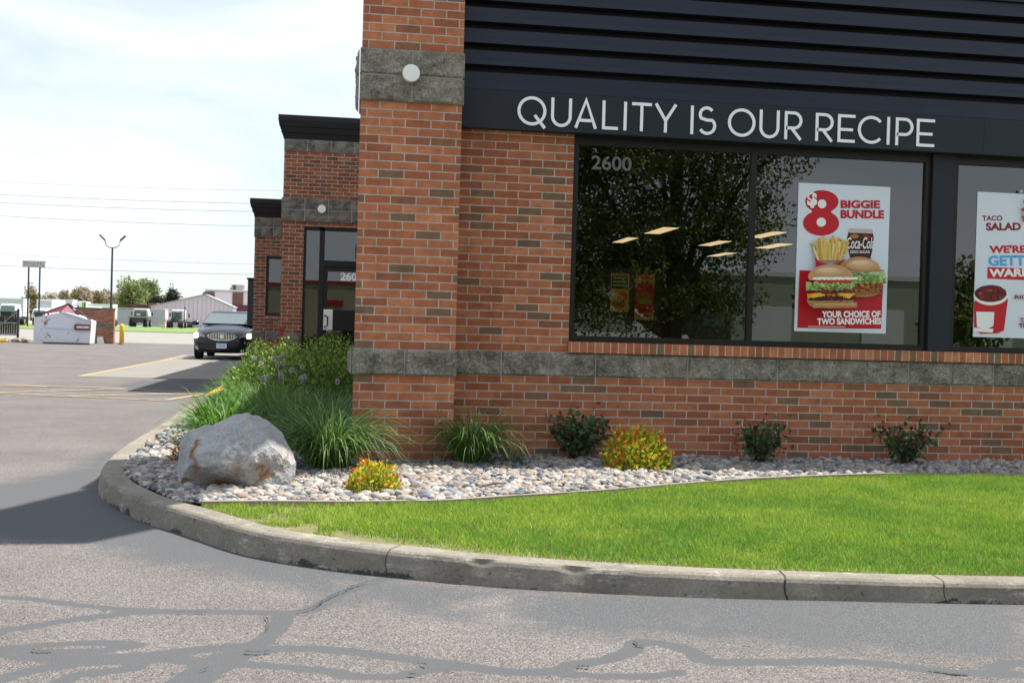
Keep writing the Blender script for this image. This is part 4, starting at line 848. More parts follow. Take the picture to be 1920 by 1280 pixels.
def quad(x0, x1, z0, z1, y): return MB().add([(x0, y, z0), (x1, y, z0), (x1, y, z1), (x0, y, z1)], [(0, 1, 2, 3)])
bp_(quad(-0.885, -0.655, 0.25, 2.83, YW+0.10), 'side_pane', M_GLASS_D, fr, fixn=False); bp_(quad(-0.565, 0.42, 2.31, 2.83, YW+0.10), 'transom_pane', M_GLASS_D, fr, fixn=False)
dr = bp_(MB().box(-0.56, -0.50, YW+0.06, YW+0.12, 0.06, 2.19).box(0.36, 0.42, YW+0.06, YW+0.12, 0.06, 2.19).box(-0.50, 0.36, YW+0.06, YW+0.12, 2.12, 2.19).box(-0.50, 0.36, YW+0.06, YW+0.12, 0.06, 0.25).box(-0.50, 0.36, YW+0.062, YW+0.12, 1.08, 1.44), 'door', M_FRAME, wing)
bp_(quad(-0.50, 0.36, 1.44, 2.12, YW+0.09), 'pane', M_GLASS_D, dr, fixn=False); bp_(quad(-0.50, 0.36, 0.25, 1.08, YW+0.09), 'pane', M_GLASS_D, dr, fixn=False)
mb = MB(); put_text(mb, '2600', -0.275, 1.975, YW+0.085, 0.19, bold=0.010); bp_(mb, 'house_number', M_LETTER, dr, fixn=False)
bp_(MB().box(-0.555, -0.395, YW+0.052, YW+0.06, 1.09, 1.45), 'push_plate', M_WHITE, dr); bp_(MB().tube([(-0.53, YW+0.05, 1.14), (-0.53, YW-0.01, 1.14), (-0.48, YW-0.02, 1.17), (-0.48, YW-0.02, 1.31), (-0.53, YW-0.01, 1.34), (-0.53, YW+0.05, 1.34)], 0.013, 8), 'handle', M_FRAME, dr)
bp_(MB().box(-0.9, 0.42, YW+0.3, YW+4, 0.0, 0.05).box(-0.95, -0.9, YW+0.3, YW+4, 0, 2.9).box(0.42, 0.47, YW+0.3, YW+4, 0, 2.9).box(-0.9, 0.42, YW+3.9, YW+4, 0.05, 2.9).box(-0.95, 0.47, YW+0.3, YW+4, 2.9, 2.95), 'lobby', M_DARKIN, wing)
YF = 15.0; XF = -2.12
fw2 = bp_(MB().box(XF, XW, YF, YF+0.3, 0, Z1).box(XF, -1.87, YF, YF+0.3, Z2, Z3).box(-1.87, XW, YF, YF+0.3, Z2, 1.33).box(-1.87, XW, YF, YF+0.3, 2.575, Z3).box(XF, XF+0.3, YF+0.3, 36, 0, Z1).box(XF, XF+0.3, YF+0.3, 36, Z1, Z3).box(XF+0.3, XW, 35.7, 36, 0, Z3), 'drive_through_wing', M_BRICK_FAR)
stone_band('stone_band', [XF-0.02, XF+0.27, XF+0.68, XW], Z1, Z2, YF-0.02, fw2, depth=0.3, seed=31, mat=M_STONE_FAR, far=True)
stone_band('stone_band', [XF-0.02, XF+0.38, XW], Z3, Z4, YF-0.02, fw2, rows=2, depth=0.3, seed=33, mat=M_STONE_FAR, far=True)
bp_(MB().box(XF-0.015, XF+0.3, YF+0.3, 36, Z3, Z4).box(XF-0.015, XF, YF+0.3, 36, Z1, Z2), 'stone_cap', M_STONE_FAR, fw2)
cornice(XF, XW-0.01, YF, 36.0, Z4, 3.76, 0.11, fw2)
wf = bp_(MB().box(-1.87, -1.82, YF+0.04, YF+0.12, 1.33, 2.575).box(-1.82, XW, YF+0.04, YF+0.12, 2.52, 2.575).box(-1.82, XW, YF+0.04, YF+0.12, 1.33, 1.385), 'window', M_FRAME, fw2); bp_(quad(-1.82, XW, 1.385, 2.52, YF+0.08), 'pane', M_GLASS_D, wf, fixn=False)
bp_(MB().box(-1.8, XW, YF+1.5, YF+1.6, 1.0, 2.9), 'inner_wall', M_DARKIN, fw2)
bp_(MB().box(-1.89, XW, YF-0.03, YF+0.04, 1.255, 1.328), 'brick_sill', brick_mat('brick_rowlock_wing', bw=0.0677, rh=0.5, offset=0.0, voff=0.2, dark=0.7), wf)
a = at(464.7, 524, 22.5); c = at(472, 611, 22.5)
M_DKGREEN = plain('dark_green_metal', (0.012, 0.022, 0.020), 0.5)
bay = bp_(MB().box(a[0], XF-0.001, 22.5, 24.6, c[2], a[2]), 'service_window_bay', M_DKGREEN, fw2, bevel=0.02); bp_(MB().box(a[0]-0.02, XF-0.02, 22.45, 24.65, a[2], a[2]+0.05), 'bay_roof', M_CORNICE, bay)
# wall lamps
for (u, v, y, rr, lab) in ((771, 138, -0.055, 0.069, 'round white wall lamp on the stone band of the front pillar'), (603.5, 392, YW-0.065, 0.072, 'round white wall lamp on the stone band above the entrance door')):
    p = at(u, v, y); t_ = thing('wall_lamp', lab, 'wall lamp', p, 0, 'round wall lamps')
    rings = [[(rr*k*math.cos(2*math.pi*i/28), yy, rr*k*math.sin(2*math.pi*i/28)) for i in range(28)] for k, yy in ((1.0, 0.01), (1.0, -0.014), (0.985, -0.019), (0.95, -0.0225), (0.9, -0.024), (0.1, -0.0245))]
    MB().loft(rings).build('diffuser', M_WHITE, t_, smooth=False)
    MB().loft([[(rr*1.04*math.cos(2*math.pi*i/28), yy, rr*1.04*math.sin(2*math.pi*i/28)) for i in range(28)] for yy in (0.05, 0.012)]).build('base', M_GREY, t_)
p = at(527, 662, 10.5); q = at(527, 618, 10.5)
t_ = thing('red_post', 'narrow red post standing in front of the entrance wing brickwork', 'post', (p[0], 10.5, 0.0))
MB().box(-0.032, 0.032, -0.032, 0.032, 0, q[2]).build('post', M_RED, t_, bevel=0.006); MB().box(-0.045, 0.045, -0.045, 0.045, q[2], q[2]+0.02).build('cap', M_RED, t_)
# ================================================================== BOULDER
Vb, Fb = ico(7)
S = np.array([0.415, 0.37, 0.345]); Vq = np.sign(Vb)*np.abs(Vb)**0.86*S
def unit(*a): a = np.array(a, float); return a/np.linalg.norm(a)
for nrm, d_ in ((unit(-.10, -.95, .28), .290), (unit(.62, -.75, .12), .33), (unit(.58, -.12, .78), .262), (unit(-.30, -.15, .92), .262), (unit(-.95, -.25, .12), .372), (unit(.97, -.1, 0), .385), (unit(.05, -.62, .78), .238), (unit(-.1, -.9, -.42), .285), (unit(.35, -.8, -.3), .325), (unit(-.35, -.5, .8), .268), (unit(-.75, -.5, .42), .345), (unit(-.62, 0, .72), .335), (unit(0, .9, .4), .33), (unit(.25, -.4, .88), .278)):
    e = Vq@nrm-d_; m = e > 0; Vq[m] -= np.outer(e[m]*0.94, nrm)
SX = np.array([-.42, -.40, -.38, -.33, -.26, -.20, -.14, -.06, .02, .10, .18, .26, .33, .385, .42]); SZ = np.array([.03, .09, .135, .185, .198, .198, .232, .272, .290, .282, .24, .17, .075, -.02, -.06])
bins = np.linspace(-.42, .42, 43); ht = np.array([max([0.02]+list(Vq[np.abs(Vq[:, 0]-b_) < 0.012][:, 2])) for b_ in bins])
ht = np.convolve(np.pad(ht, 2, mode='edge'), np.ones(5)/5, 'valid'); rat = np.interp(Vq[:, 0], SX, SZ+0.1)/np.maximum(np.interp(Vq[:, 0], bins, ht)+0.1, 0.05)
up_ = Vq[:, 2] > -0.1; Vq[up_, 2] = (Vq[up_, 2]+0.1)*np.clip(rat[up_], 0.3, 1.6)-0.1
nrmv = Vq/np.linalg.norm(Vq, axis=1)[:, None]
dsp = np.array([0.012*mn.noise(Vector(v*4.0)) - 0.013*abs(mn.noise(Vector(v*6.0)+Vector((3, 1, 2)))) + 0.009*mn.noise(Vector(v*17.0)) - 0.006*abs(mn.noise(Vector(v*34.0))) + 0.003*mn.noise(Vector(v*70.0)) for v in Vq])
notch = np.exp(-(((Vq[:, 0]+0.07)/0.13)**2+((Vq[:, 2]+0.20)/0.085)**2))*(Vq[:, 1] < -0.1)
not2 = np.exp(-(((Vq[:, 0]-0.20)/0.10)**2+((Vq[:, 2]+0.045)/0.06)**2))*(Vq[:, 1] < -0.05)
sad = 0.3*np.exp(-((Vq[:, 0]+0.17)/0.055)**2)*(Vq[:, 2] > 0.12)*np.clip((0.3-Vq[:, 1])*3, 0, 1)
Vq = Vq + nrmv*(dsp)[:, None]; Vq[:, 1] += notch*0.085+not2*0.05; Vq[:, 2] -= sad*0.030
x, y, z = Vq.T
nz_ = np.array([mn.fractal(Vector(v*5.0), 0.9, 2.2, 5) for v in Vq]); nf = np.array([mn.fractal(Vector(v*26.0)+Vector((7, 2, 1)), 0.8, 2.1, 3) for v in Vq])
col = np.array([0.30, 0.30, 0.298])*(1+0.22*nz_+0.20*nf)[:, None]
def blend(c, w): 
    global col
    w = np.clip(w, 0, 1)[:, None]; col = col*(1-w)+np.array(c)*w
front = (y < 0.02)
def blob(cx, cz, rx, rz, soft=1.0): return np.exp(-(((x-cx)/rx)**2+((z-cz)/rz)**2)**1.3)*front
lich = blob(-0.02, 0.05, 0.09, 0.10)+blob(0.20, 0.03, 0.12, 0.05)+0.7*blob(-0.02, -0.08, 0.10, 0.10)+0.6*blob(0.06, 0.0, 0.10, 0.05)
blend((0.50, 0.48, 0.45), lich*(0.40+1.3*nf))
blend((0.33, 0.335, 0.34), np.clip((z-0.04)*6, 0, 1)*0.55)  # upper part lightened: skylight on the top put into the colour
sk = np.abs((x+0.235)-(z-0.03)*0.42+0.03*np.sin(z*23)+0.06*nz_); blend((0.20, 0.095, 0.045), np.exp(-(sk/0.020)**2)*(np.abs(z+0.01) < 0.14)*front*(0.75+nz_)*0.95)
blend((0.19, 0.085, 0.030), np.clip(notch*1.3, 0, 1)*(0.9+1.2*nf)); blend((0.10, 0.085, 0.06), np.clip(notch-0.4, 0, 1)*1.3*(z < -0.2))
blend((0.24, 0.105, 0.032), blob(0.175, -0.055, 0.055, 0.055)*(0.8+1.5*nf)+blob(0.02, -0.05, 0.035, 0.07)*(0.4+nf)+blob(0.05, 0.02, 0.04, 0.03)*(0.3+nf))
cr_ = np.abs((z+0.15)-(x-0.12)*0.62+0.05*nz_+0.02*np.sin(x*30)); blend((0.22, 0.105, 0.04), np.exp(-(cr_/0.012)**2)*((x > 0.08) & (x < 0.34))*front*0.8)
vx = 0.05+0.10*np.clip((0.25-z)/0.25, 0, 1)+0.012*np.sin(z*60); blend((0.36, 0.33, 0.27), np.exp(-((x-vx)/0.008)**2)*((z > 0.04) & (z < 0.27))*(y < 0.1)*0.85)
M_BOULD = attr_mat('boulder_stone', 0.85, 0.25, noise=0.35, nscale=85, bump=0.6)
Vw = Vq + np.array([-0.735, -1.235, 0.365])
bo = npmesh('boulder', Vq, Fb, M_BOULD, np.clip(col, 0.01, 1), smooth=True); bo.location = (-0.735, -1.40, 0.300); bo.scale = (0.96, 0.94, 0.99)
tag(bo, 'large grey boulder with rust streaks sitting on the river rock by the kerb', 'boulder')

# ================================================================== PLANTS
M_LEAF = attr_mat('leaf', 0.5, 0.35, trans=0.30)
M_BLADE = attr_mat('ornamental_blade', 0.5, 0.28, trans=0.25)
M_STEM = plain('woody_stem', (0.07, 0.04, 0.03), 0.8)
def leaves(cen, dirs, size, cols, fold=0.25, wid=0.55):
    n = len(cen); d = dirs/np.linalg.norm(dirs, axis=1)[:, None]
    up = rng.normal(size=(n, 3)); s = np.cross(d, up); s /= np.linalg.norm(s, axis=1)[:, None]+1e-9; nn_ = np.cross(s, d); sz = size[:, None] if np.ndim(size) else size
    V = np.stack([cen, cen+d*sz*0.5+s*sz*wid/2+nn_*sz*fold*0.3, cen+d*sz, cen+d*sz*0.5-s*sz*wid/2+nn_*sz*fold*0.3], 1)
    Fq = (np.arange(n)*4)[:, None]+np.arange(4)[None]
    return V.reshape(-1, 3), Fq, np.repeat(cols, 4, 0)
def grass_clump(name, label, base, n, height, spread, c_lo, c_hi, droop=1.6, lean=0.5, width=0.007, pr=0.10, group='ornamental grasses in the bed', segs=6, tip=None, wob=0.25, tipk=1.15):
    th = rng.uniform(0, 2*np.pi, n); r_ = pr*np.sqrt(rng.random(n)); az = th+rng.normal(0, 0.5, n)
    b = np.column_stack([r_*np.cos(th), r_*np.sin(th), np.zeros(n)])
    hl = height*rng.uniform(0.55, 1.1, n)*(1+spread*0.4); mixv = rng.random((n, 1)); c = np.array(c_lo)*(1-mixv)+np.array(c_hi)*mixv; c *= rng.uniform(0.75, 1.2, (n, 1))
    V, Q, Cc = blades(b, az, np.abs(rng.normal(lean*0.6, lean*0.36, n)), hl, width*rng.uniform(0.6, 1.25, n), rng.uniform(0.5, 1.0, n)*droop, c, segs, c*(tipk if tip is None else 1)+(0 if tip is None else np.array(tip)), droop_pow=1.4, twist=az+np.pi/2+rng.normal(0, wob*2, n), taper=2.6)
    t_ = thing(name, label, 'plant', base, 0, group)
    npmesh('foliage', V, Q, M_BLADE, Cc, parent=t_)
    return t_
G1, G2 = (0.032, 0.085, 0.014), (0.095, 0.17, 0.045)
grass_clump('ornamental_grass', 'largest arching ornamental grass clump between the boulder and the pillar', (-0.17, -0.52, 0.10), 900, 0.58, 0.9, G1, (0.17, 0.28, 0.075), droop=2.7, lean=0.44, width=0.0095, pr=0.13)
grass_clump('ornamental_grass', 'arching ornamental grass clump at the foot of the pillar on its right', (0.95, -0.12, 0.10), 560, 0.54, 0.9, G1, (0.17, 0.28, 0.07), droop=2.6, lean=0.5, width=0.009, pr=0.10)
grass_clump('ornamental_grass', 'small thin tuft of pale grass between the pillar grass and rose bush', (1.28, -0.12, 0.10), 90, 0.24, 0.7, (0.06, 0.10, 0.05), (0.13, 0.18, 0.10), droop=1.2, lean=0.6, width=0.004, pr=0.06)
DL = [((-1.10, 1.15), 0.44, 'first bright green strappy clump behind the boulder, nearest the camera'), ((-0.86, 1.95), 0.42, 'bright green strappy clump just behind the nearest one, towards the shrubs'), ((-1.30, 2.6), 0.44, 'second bright green strappy clump along the kerb stones'), ((-1.05, 3.7), 0.44, 'bright green strappy clump midway along the bed, set back from the kerb'), ((-1.42, 4.7), 0.42, 'third bright green strappy clump along the kerb, level with the yellow kerb'), ((-1.40, 6.3), 0.42, 'bright green strappy clump past the start of the yellow kerb'), ((-1.55, 8.0), 0.45, 'far strappy clump beside the dark end of the kerb'), ((-1.62, 9.6), 0.5, 'farthest tall pale grass clump beside the drive lane')]
for i, ((x_, y_), h_, lab) in enumerate(DL):
    grass_clump('daylily', lab, (x_, y_, 0.10), 520, h_*1.05, 0.5, (0.028, 0.095, 0.006), (0.10, 0.235, 0.016), droop=2.3, lean=0.75, width=0.014, pr=0.20, group='strappy daylily clumps along the kerb', segs=5)
# blue-green allium drift with lavender heads
M_FLOW = attr_mat('petal', 0.6, 0.3, trans=0.3)
AL = [((-0.42, 1.35), 'blue green allium clump directly behind the large arching grass'), ((-0.72, 2.2), 'blue green flowering clump right behind the top of the boulder'), ((-0.22, 2.3), 'blue green flowering clump near the pillar edge'), ((-0.85, 3.3), 'farther blue green clump with the densest lavender flowers')]
for i, ((x_, y_), lab) in enumerate(AL):
    t_ = grass_clump('flowering_allium', lab, (x_, y_, 0.10), 480, 0.50, 0.35, (0.055, 0.135, 0.03), (0.17, 0.29, 0.095), droop=1.0, lean=0.45, width=0.0075, pr=0.26, group='blue green alliums in flower', segs=5)
    nfl = (1, 5, 2, 8)[i]; C_, Dd, cl, st = [], [], [], MB()
    for k in range(nfl):
        a_ = rng.uniform(0, 6.28); r_ = rng.uniform(0.03, 0.26); h_ = rng.uniform(0.52, 0.64)+(0.10 if i == 3 else 0); top = np.array([r_*math.cos(a_)*1.3, r_*math.sin(a_), h_])
        st.tube([(top[0]*0.5, top[1]*0.5, 0.0), (top[0]*0.8, top[1]*0.8, h_*0.55), tuple(top)], 0.003, 5)
        C_, Dd, cl = [], [], []
        for q in range(55): d_ = rng.normal(size=3); d_ /= np.linalg.norm(d_); C_.append(top+d_*0.012); Dd.append(d_); cl.append(np.array([0.46, 0.40, 0.48])*rng.uniform(0.7, 1.25))
        V, Q, Cc = leaves(np.array(C_), np.array(Dd), rng.uniform(0.014, 0.024, len(C_)), np.array(cl), wid=0.5); npmesh('flower_head', V, Q, M_FLOW, Cc, parent=t_)
    st.build('flower_stalk', plain('stalk_%d' % i, (0.06, 0.10, 0.03), 0.6), t_, uv=False)
def leafy(name, label, cat, base, rx, ry, h, n, lsize, pal_lo, pal_hi, tipcol=None, tipw=0.0, stems=10, hollow=0.35, group=None, lump=0.25, upright=0.5, openness=0.0, seed=0, wid=0.6):
    t_ = thing(name, label, cat, base, 0, group); r3 = np.random.default_rng(seed+100)
    st = MB(); tips = []
    for k in range(stems):
        a_ = 2*math.pi*k/stems+r3.uniform(-0.3, 0.3); s_ = r3.uniform(0.5, 1.0); q = np.array([rx*s_*math.cos(a_)*0.85, ry*s_*math.sin(a_)*0.85, h*r3.uniform(0.7, 1.0)*(1-0.25*s_)]); tips.append(q)
        mid = q*np.array([0.45, 0.45, 0.55])+r3.normal(0, 0.02, 3); st.tube([(q[0]*0.06, q[1]*0.06, -0.03), tuple(mid), tuple(q)], [0.007, 0.005, 0.0025], 5)
    st.build('stem', M_STEM, t_, uv=False)
    if openness > 0:      # leaves carried along the stems (open bush)
        C_, Dd = [], []
        tips = np.array(tips)
        for k in range(n):
            q = tips[r3.integers(len(tips))]; f = r3.uniform(0.12, 1.05)**0.7; p = q*np.array([f**1.1, f**1.1, f])+r3.normal(0, openness*(0.5+0.8*f), 3)*np.array([1, 1, 0.8]); p[2] = abs(p[2]-0.02)+0.01
            C_.append(p); d_ = r3.normal(size=3)+np.array([p[0], p[1], 0.15])*1.5; Dd.append(d_)
        C_, Dd = np.array(C_), np.array(Dd)
    else:
        d_ = r3.normal(size=(n, 3)); d_[:, 2] = np.abs(d_[:, 2])*1.0-0.15; d_ /= np.linalg.norm(d_, axis=1)[:, None]
        lum = np.array([1+lump*mn.noise(Vector(v*3.2)+Vector((seed, 0, 0)))+lump*0.6*mn.noise(Vector(v*8.0)+Vector((0, seed, 0))) for v in d_])
        rr = (hollow+(1-hollow)*r3.random(n)**0.45)*lum
        C_ = d_*rr[:, None]*np.array([rx, ry, h]); C_[:, 2] = np.clip(C_[:, 2], 0.0, None)+0.01*r3.random(n); Dd = d_*0.8+r3.normal(size=(n, 3))*0.7+np.array([0, 0, upright])
    f = r3.random((n, 1)); c = np.array(pal_lo)*(1-f)+np.array(pal_hi)*f; c = c*r3.uniform(0.7, 1.25, (n, 1))
    if tipcol is not None:
        out_ = np.clip((np.linalg.norm(C_/np.array([rx, ry, h]), axis=1)-0.80)/0.25, 0, 1); pick = r3.random(n) < out_*tipw; c[pick] = np.array(tipcol)*r3.uniform(0.7, 1.3, (pick.sum(), 1))
    V, Q, Cc = leaves(C_, Dd, lsize*r3.uniform(0.6, 1.25, n), c, wid=wid); npmesh('foliage', V, Q, M_LEAF, Cc, parent=t_)
    return t_
RZ = [((1.86, 0.16, 0.12), 0.27, 0.46, 780, 'densest rose bush, left of the large golden shrub'), ((3.42, 0.10, 0.12), 0.27, 0.44, 420, 'middle rose bush standing alone under the poster window'), ((4.74, 0.12, 0.12), 0.31, 0.42, 420, 'rightmost, widest and most open rose bush by the wall')]
for i, (b_, r_, h_, n_, lab) in enumerate(RZ):
    leafy('rose_bush', lab, 'shrub', b_, r_, r_*0.8, h_, n_, 0.052, (0.026, 0.062, 0.022), (0.085, 0.145, 0.055), (0.13, 0.035, 0.02), 0.25, stems=12 if i == 0 else 13, group='dark green rose bushes along the wall', openness=0.045, seed=i*7, wid=0.75)
leafy('golden_spirea', 'small golden and orange spirea in front of the ornamental grass', 'shrub', (0.15, -1.66, 0.11), 0.175, 0.165, 0.20, 2200, 0.030, (0.24, 0.33, 0.02), (0.70, 0.68, 0.07), (0.60, 0.15, 0.02), 0.38, stems=8, group='golden spirea shrubs', seed=3, hollow=0.45)
leafy('golden_spirea', 'larger golden and orange spirea between rose bushes beside the wall', 'shrub', (2.24, -0.34, 0.11), 0.275, 0.25, 0.33, 3800, 0.035, (0.24, 0.33, 0.02), (0.70, 0.68, 0.07), (0.60, 0.15, 0.02), 0.38, stems=10, group='golden spirea shrubs', seed=4, hollow=0.45)
leafy('red_spirea', 'little rusty red spirea half hidden at the boulder left side', 'shrub', (-1.22, -0.22, 0.11), 0.13, 0.12, 0.20, 800, 0.026, (0.16, 0.10, 0.02), (0.36, 0.14, 0.03), (0.40, 0.055, 0.03), 0.6, stems=7, seed=5)
SH = [((-0.95, 5.4), 0.66, 0.74, 'low green shrub with fine leaves behind the lavender flowers, left part'), ((-0.35, 4.3), 0.64, 0.76, 'low green shrub nearest the pillar edge'), ((-1.05, 7.6), 0.74, 0.80, 'tall green shrub in front of the red post'), ((-0.25, 6.6), 0.70, 0.78, 'green shrub in front of the entrance door, left half'), ((-0.35, 8.8), 0.75, 0.86, 'green shrub farthest back, against the entrance door'), ((0.25, 5.2), 0.55, 0.80, 'green shrub just left of the pillar stone band')]
for i, ((x_, y_), r_, h_, lab) in enumerate(SH):
    leafy('green_shrub', lab, 'shrub', (x_, y_, 0.10), r_, r_, h_, 5200, 0.045, (0.045, 0.105, 0.012), (0.16, 0.28, 0.04), (0.25, 0.36, 0.06), 0.35, stems=12, group='low green shrubs beside the entrance', seed=20+i, hollow=0.5, lump=0.35)

# ================================================================== CAR
M_CARP = plain('dark_car_paint', (0.005, 0.006, 0.010), 0.25, spec=0.4); M_CARP.node_tree.nodes['Principled BSDF'].inputs['Coat Weight'].default_value = 0.25; M_CARP.node_tree.nodes['Principled BSDF'].inputs['Coat Roughness'].default_value = 0.05
M_CARG = plain('car_glass', (0.10, 0.13, 0.15), 0.05, spec=1.0)
M_LAMP = emit_mat('headlight_glow', (1.0, 0.93, 0.82), 9.0)
M_LENS = plain('headlight_lens', (0.32, 0.31, 0.29), 0.12, spec=0.8)
car = thing('parked_sedan', 'dark sedan with lit headlights and oval chrome grille waiting in the drive lane', 'car', (-3.98, 25.9, 0.0))
def sect(y, zb, hwb, zm, hwm, zs, hws, zt):
    h = [(0.0, zb), (hwb*0.6, zb), (hwb, zb+0.03), (hwm, zm), (hwm*0.995, (zm+zs)/2), (hws, zs), (hws*0.72, zs+(zt-zs)*0.72), (hws*0.35, zt-0.004), (0.0, zt)]
    return [(x, y, z) for x, z in h] + [(-x, y, z) for x, z in h[-2:0:-1]]
body = MB().loft([sect(-0.02, 0.34, 0.40, 0.46, 0.50, 0.60, 0.46, 0.66), sect(0.0, 0.28, 0.55, 0.46, 0.62, 0.66, 0.58, 0.76), sect(0.07, 0.23, 0.68, 0.48, 0.76, 0.70, 0.72, 0.83), sect(0.20, 0.20, 0.78, 0.50, 0.865, 0.76, 0.83, 0.90), sect(0.45, 0.20, 0.82, 0.52, 0.915, 0.84, 0.875, 0.96),
    sect(0.9, 0.20, 0.84, 0.55, 0.925, 0.92, 0.87, 1.04), sect(1.35, 0.20, 0.85, 0.55, 0.928, 0.98, 0.85, 1.10), sect(2.6, 0.20, 0.85, 0.55, 0.928, 1.02, 0.84, 1.09), sect(4.1, 0.22, 0.85, 0.58, 0.925, 1.05, 0.82, 1.12), sect(4.75, 0.26, 0.80, 0.6, 0.88, 1.04, 0.77, 1.10), sect(5.0, 0.34, 0.7, 0.6, 0.78, 0.95, 0.7, 1.0)])
bdy = body.build('body', M_CARP, car, smooth=True, sub=1)
def cab(y, hw, z, k=0.9): return [(-hw, y, z), (-hw*k, y, z+0.0), (hw*k, y, z), (hw, y, z)]
mb = MB()
R_ = [[(-0.80, 1.30, 1.05), (0.80, 1.30, 1.05), (0.82, 4.35, 1.08), (-0.82, 4.35, 1.08)], [(-0.66, 1.95, 1.40), (0.66, 1.95, 1.40), (0.66, 3.75, 1.42), (-0.66, 3.75, 1.42)], [(-0.58, 2.15, 1.475), (0.58, 2.15, 1.475), (0.58, 3.55, 1.485), (-0.58, 3.55, 1.485)], [(-0.40, 2.35, 1.515), (0.40, 2.35, 1.515), (0.40, 3.4, 1.52), (-0.40, 3.4, 1.52)]]
mb.loft(R_); cabin = mb.build('cabin', M_CARP, car, bevel=0.03, smooth=False)
ws = [(-0.735, 1.325, 1.085), (0.735, 1.325, 1.085), (0.60, 1.945, 1.415), (-0.60, 1.945, 1.415)]
NVEC = Vector((0, -0.03, 0.02))
MB().add([tuple(Vector(p)+NVEC) for p in ws], [(0, 1, 2, 3)]).build('windshield', M_CARG, car)
for s in (-1, 1): MB().add([(s*0.785, 1.55, 1.10), (s*0.80, 4.1, 1.12), (s*0.675, 3.65, 1.39), (s*0.675, 2.05, 1.38)], [(0, 1, 2, 3)]).build('side_window', M_CARG, car)
for a_, c_ in (((-0.60, 1.28, 1.075), (-0.02, 1.36, 1.125)), ((0.05, 1.28, 1.075), (0.66, 1.36, 1.125))): MB().bar(a_, c_, 0.02).build('wiper', M_BLACK, car)
MB().disc((0.0, 1.80, 1.34), 0.09, d=0.02, rz=0.03).build('rear_view_mirror', M_BLACK, car)
def fy(x): return -0.045+0.28*(abs(x)/0.9)**2.2
def curved(poly, t_=0.02, dz=0.0): 
    n = len(poly); V = [(x, fy(x)-t_, z) for x, z in poly] + [(x, fy(x)+0.10, z) for x, z in poly]; c = len(V)
    cx = sum(p[0] for p in poly)/n; cz = sum(p[1] for p in poly)/n; V.append((cx, fy(cx)-t_, cz)); 
    return MB().add(V, [(i, (i+1) % n, c) for i in range(n)] + [(i, i+n, (i+1) % n+n, (i+1) % n) for i in range(n)])
go_ = [(0.455*math.cos(a), 0.715+0.128*math.sin(a)*(1.0 if math.sin(a) < 0 else 0.85)) for a in [2*math.pi*i/36 for i in range(36)]]
go_ = [(x*(1.0 if z > 0.70 else 0.90), z) for x, z in go_]
gi = [(x*0.93, 0.715+(z-0.715)*0.86) for x, z in go_]
gr = curved(go_, 0.035).build('grille', M_CHROME, car); curved(gi, 0.042).build('grille_opening', M_BLACK, gr)
mb = MB()
for k in range(-8, 9):
    x = k*0.048; hh = 0.118*math.sqrt(max(0, 1-(x/0.445)**2))
    if hh > 0.02: mb.box(x-0.010, x+0.010, fy(x)-0.062, fy(x)-0.02, 0.712-hh*0.85, 0.712+hh*0.78)
mb.build('grille_bars', M_CHROME, gr); MB().disc((0, fy(0)-0.06, 0.715), 0.065, d=0.02).build('grille_badge', M_CHROME, gr)
for s in (-1, 1):
    poly = [(s*0.50, 0.72), (s*0.54, 0.64), (s*0.72, 0.62), (s*0.86, 0.66), (s*0.90, 0.76), (s*0.86, 0.86), (s*0.74, 0.83), (s*0.58, 0.77)]
    hl = curved(poly, 0.03).build('headlight', M_LENS, car); MB().disc((s*0.775, fy(0.775)-0.035, 0.735), 0.072, d=0.02).build('headlight_bulb', M_LAMP, hl)
    fg = MB().disc((s*0.74, fy(0.74)+0.02, 0.36), 0.05, d=0.05).build('fog_light', M_CHROME, car); MB().disc((s*0.74, fy(0.74)-0.04, 0.36), 0.032, d=0.02).build('fog_lens', M_LENS, fg)
    mr_ = thing('x', '', ''); bpy.data.objects.remove(mr_)
    MB().loft([[(s*(1.02+0.12*math.cos(a)*k), 1.62+yy, 1.10+0.075*math.sin(a)*k) for a in [2*math.pi*i/14 for i in range(14)]] for k, yy in ((0.6, -0.07), (0.95, -0.04), (1.0, 0.02), (0.9, 0.05))]).build('door_mirror', M_CARP, car, smooth=True)
    for yw in (0.98, 3.85):
        prof_ = [(0.0, 0.0)]
        def ring(rad, x): return [(x, yw+rad*math.cos(2*math.pi*i/28), 0.335+rad*math.sin(2*math.pi*i/28)) for i in range(28)]
        xo = s*0.915; xi = s*0.68
        w_ = MB().loft([ring(0.30, xi), ring(0.335, xi+s*0.02), ring(0.335, xo-s*0.02), ring(0.30, xo), ring(0.23, xo-s*0.005)]).build('wheel', M_BLACK, car); MB().loft([ring(0.23, xo-s*0.03), ring(0.225, xo+s*0.004), ring(0.05, xo-s*0.01)]).build('rim', M_CHROME, w_)
curved([(-0.55, 0.30), (0.55, 0.30), (0.48, 0.50), (-0.48, 0.50)], 0.004).build('lower_intake', M_BLACK, car); curved([(-0.70, 0.255), (0.70, 0.255), (0.68, 0.275), (-0.68, 0.275)], 0.012).build('chin_trim', M_STEEL, car)
pl = MB().box(-0.155, 0.155, fy(0)-0.07, fy(0)-0.05, 0.36, 0.52).build('license_plate', plain('plate_white', (0.62, 0.70, 0.78), 0.4), car)
MB().box(-0.155, 0.155, fy(0)-0.0705, fy(0)-0.0695, 0.495, 0.52).build('plate_band', plain('plate_blue', (0.12, 0.35, 0.5), 0.4), pl)
mb = MB()
for k in range(6): mb.box(-0.12+k*0.04, -0.098+k*0.04, fy(0)-0.0706, fy(0)-0.0699, 0.395, 0.465)
mb.build('plate_characters', plain('plate_ink', (0.25, 0.28, 0.34), 0.5), pl)

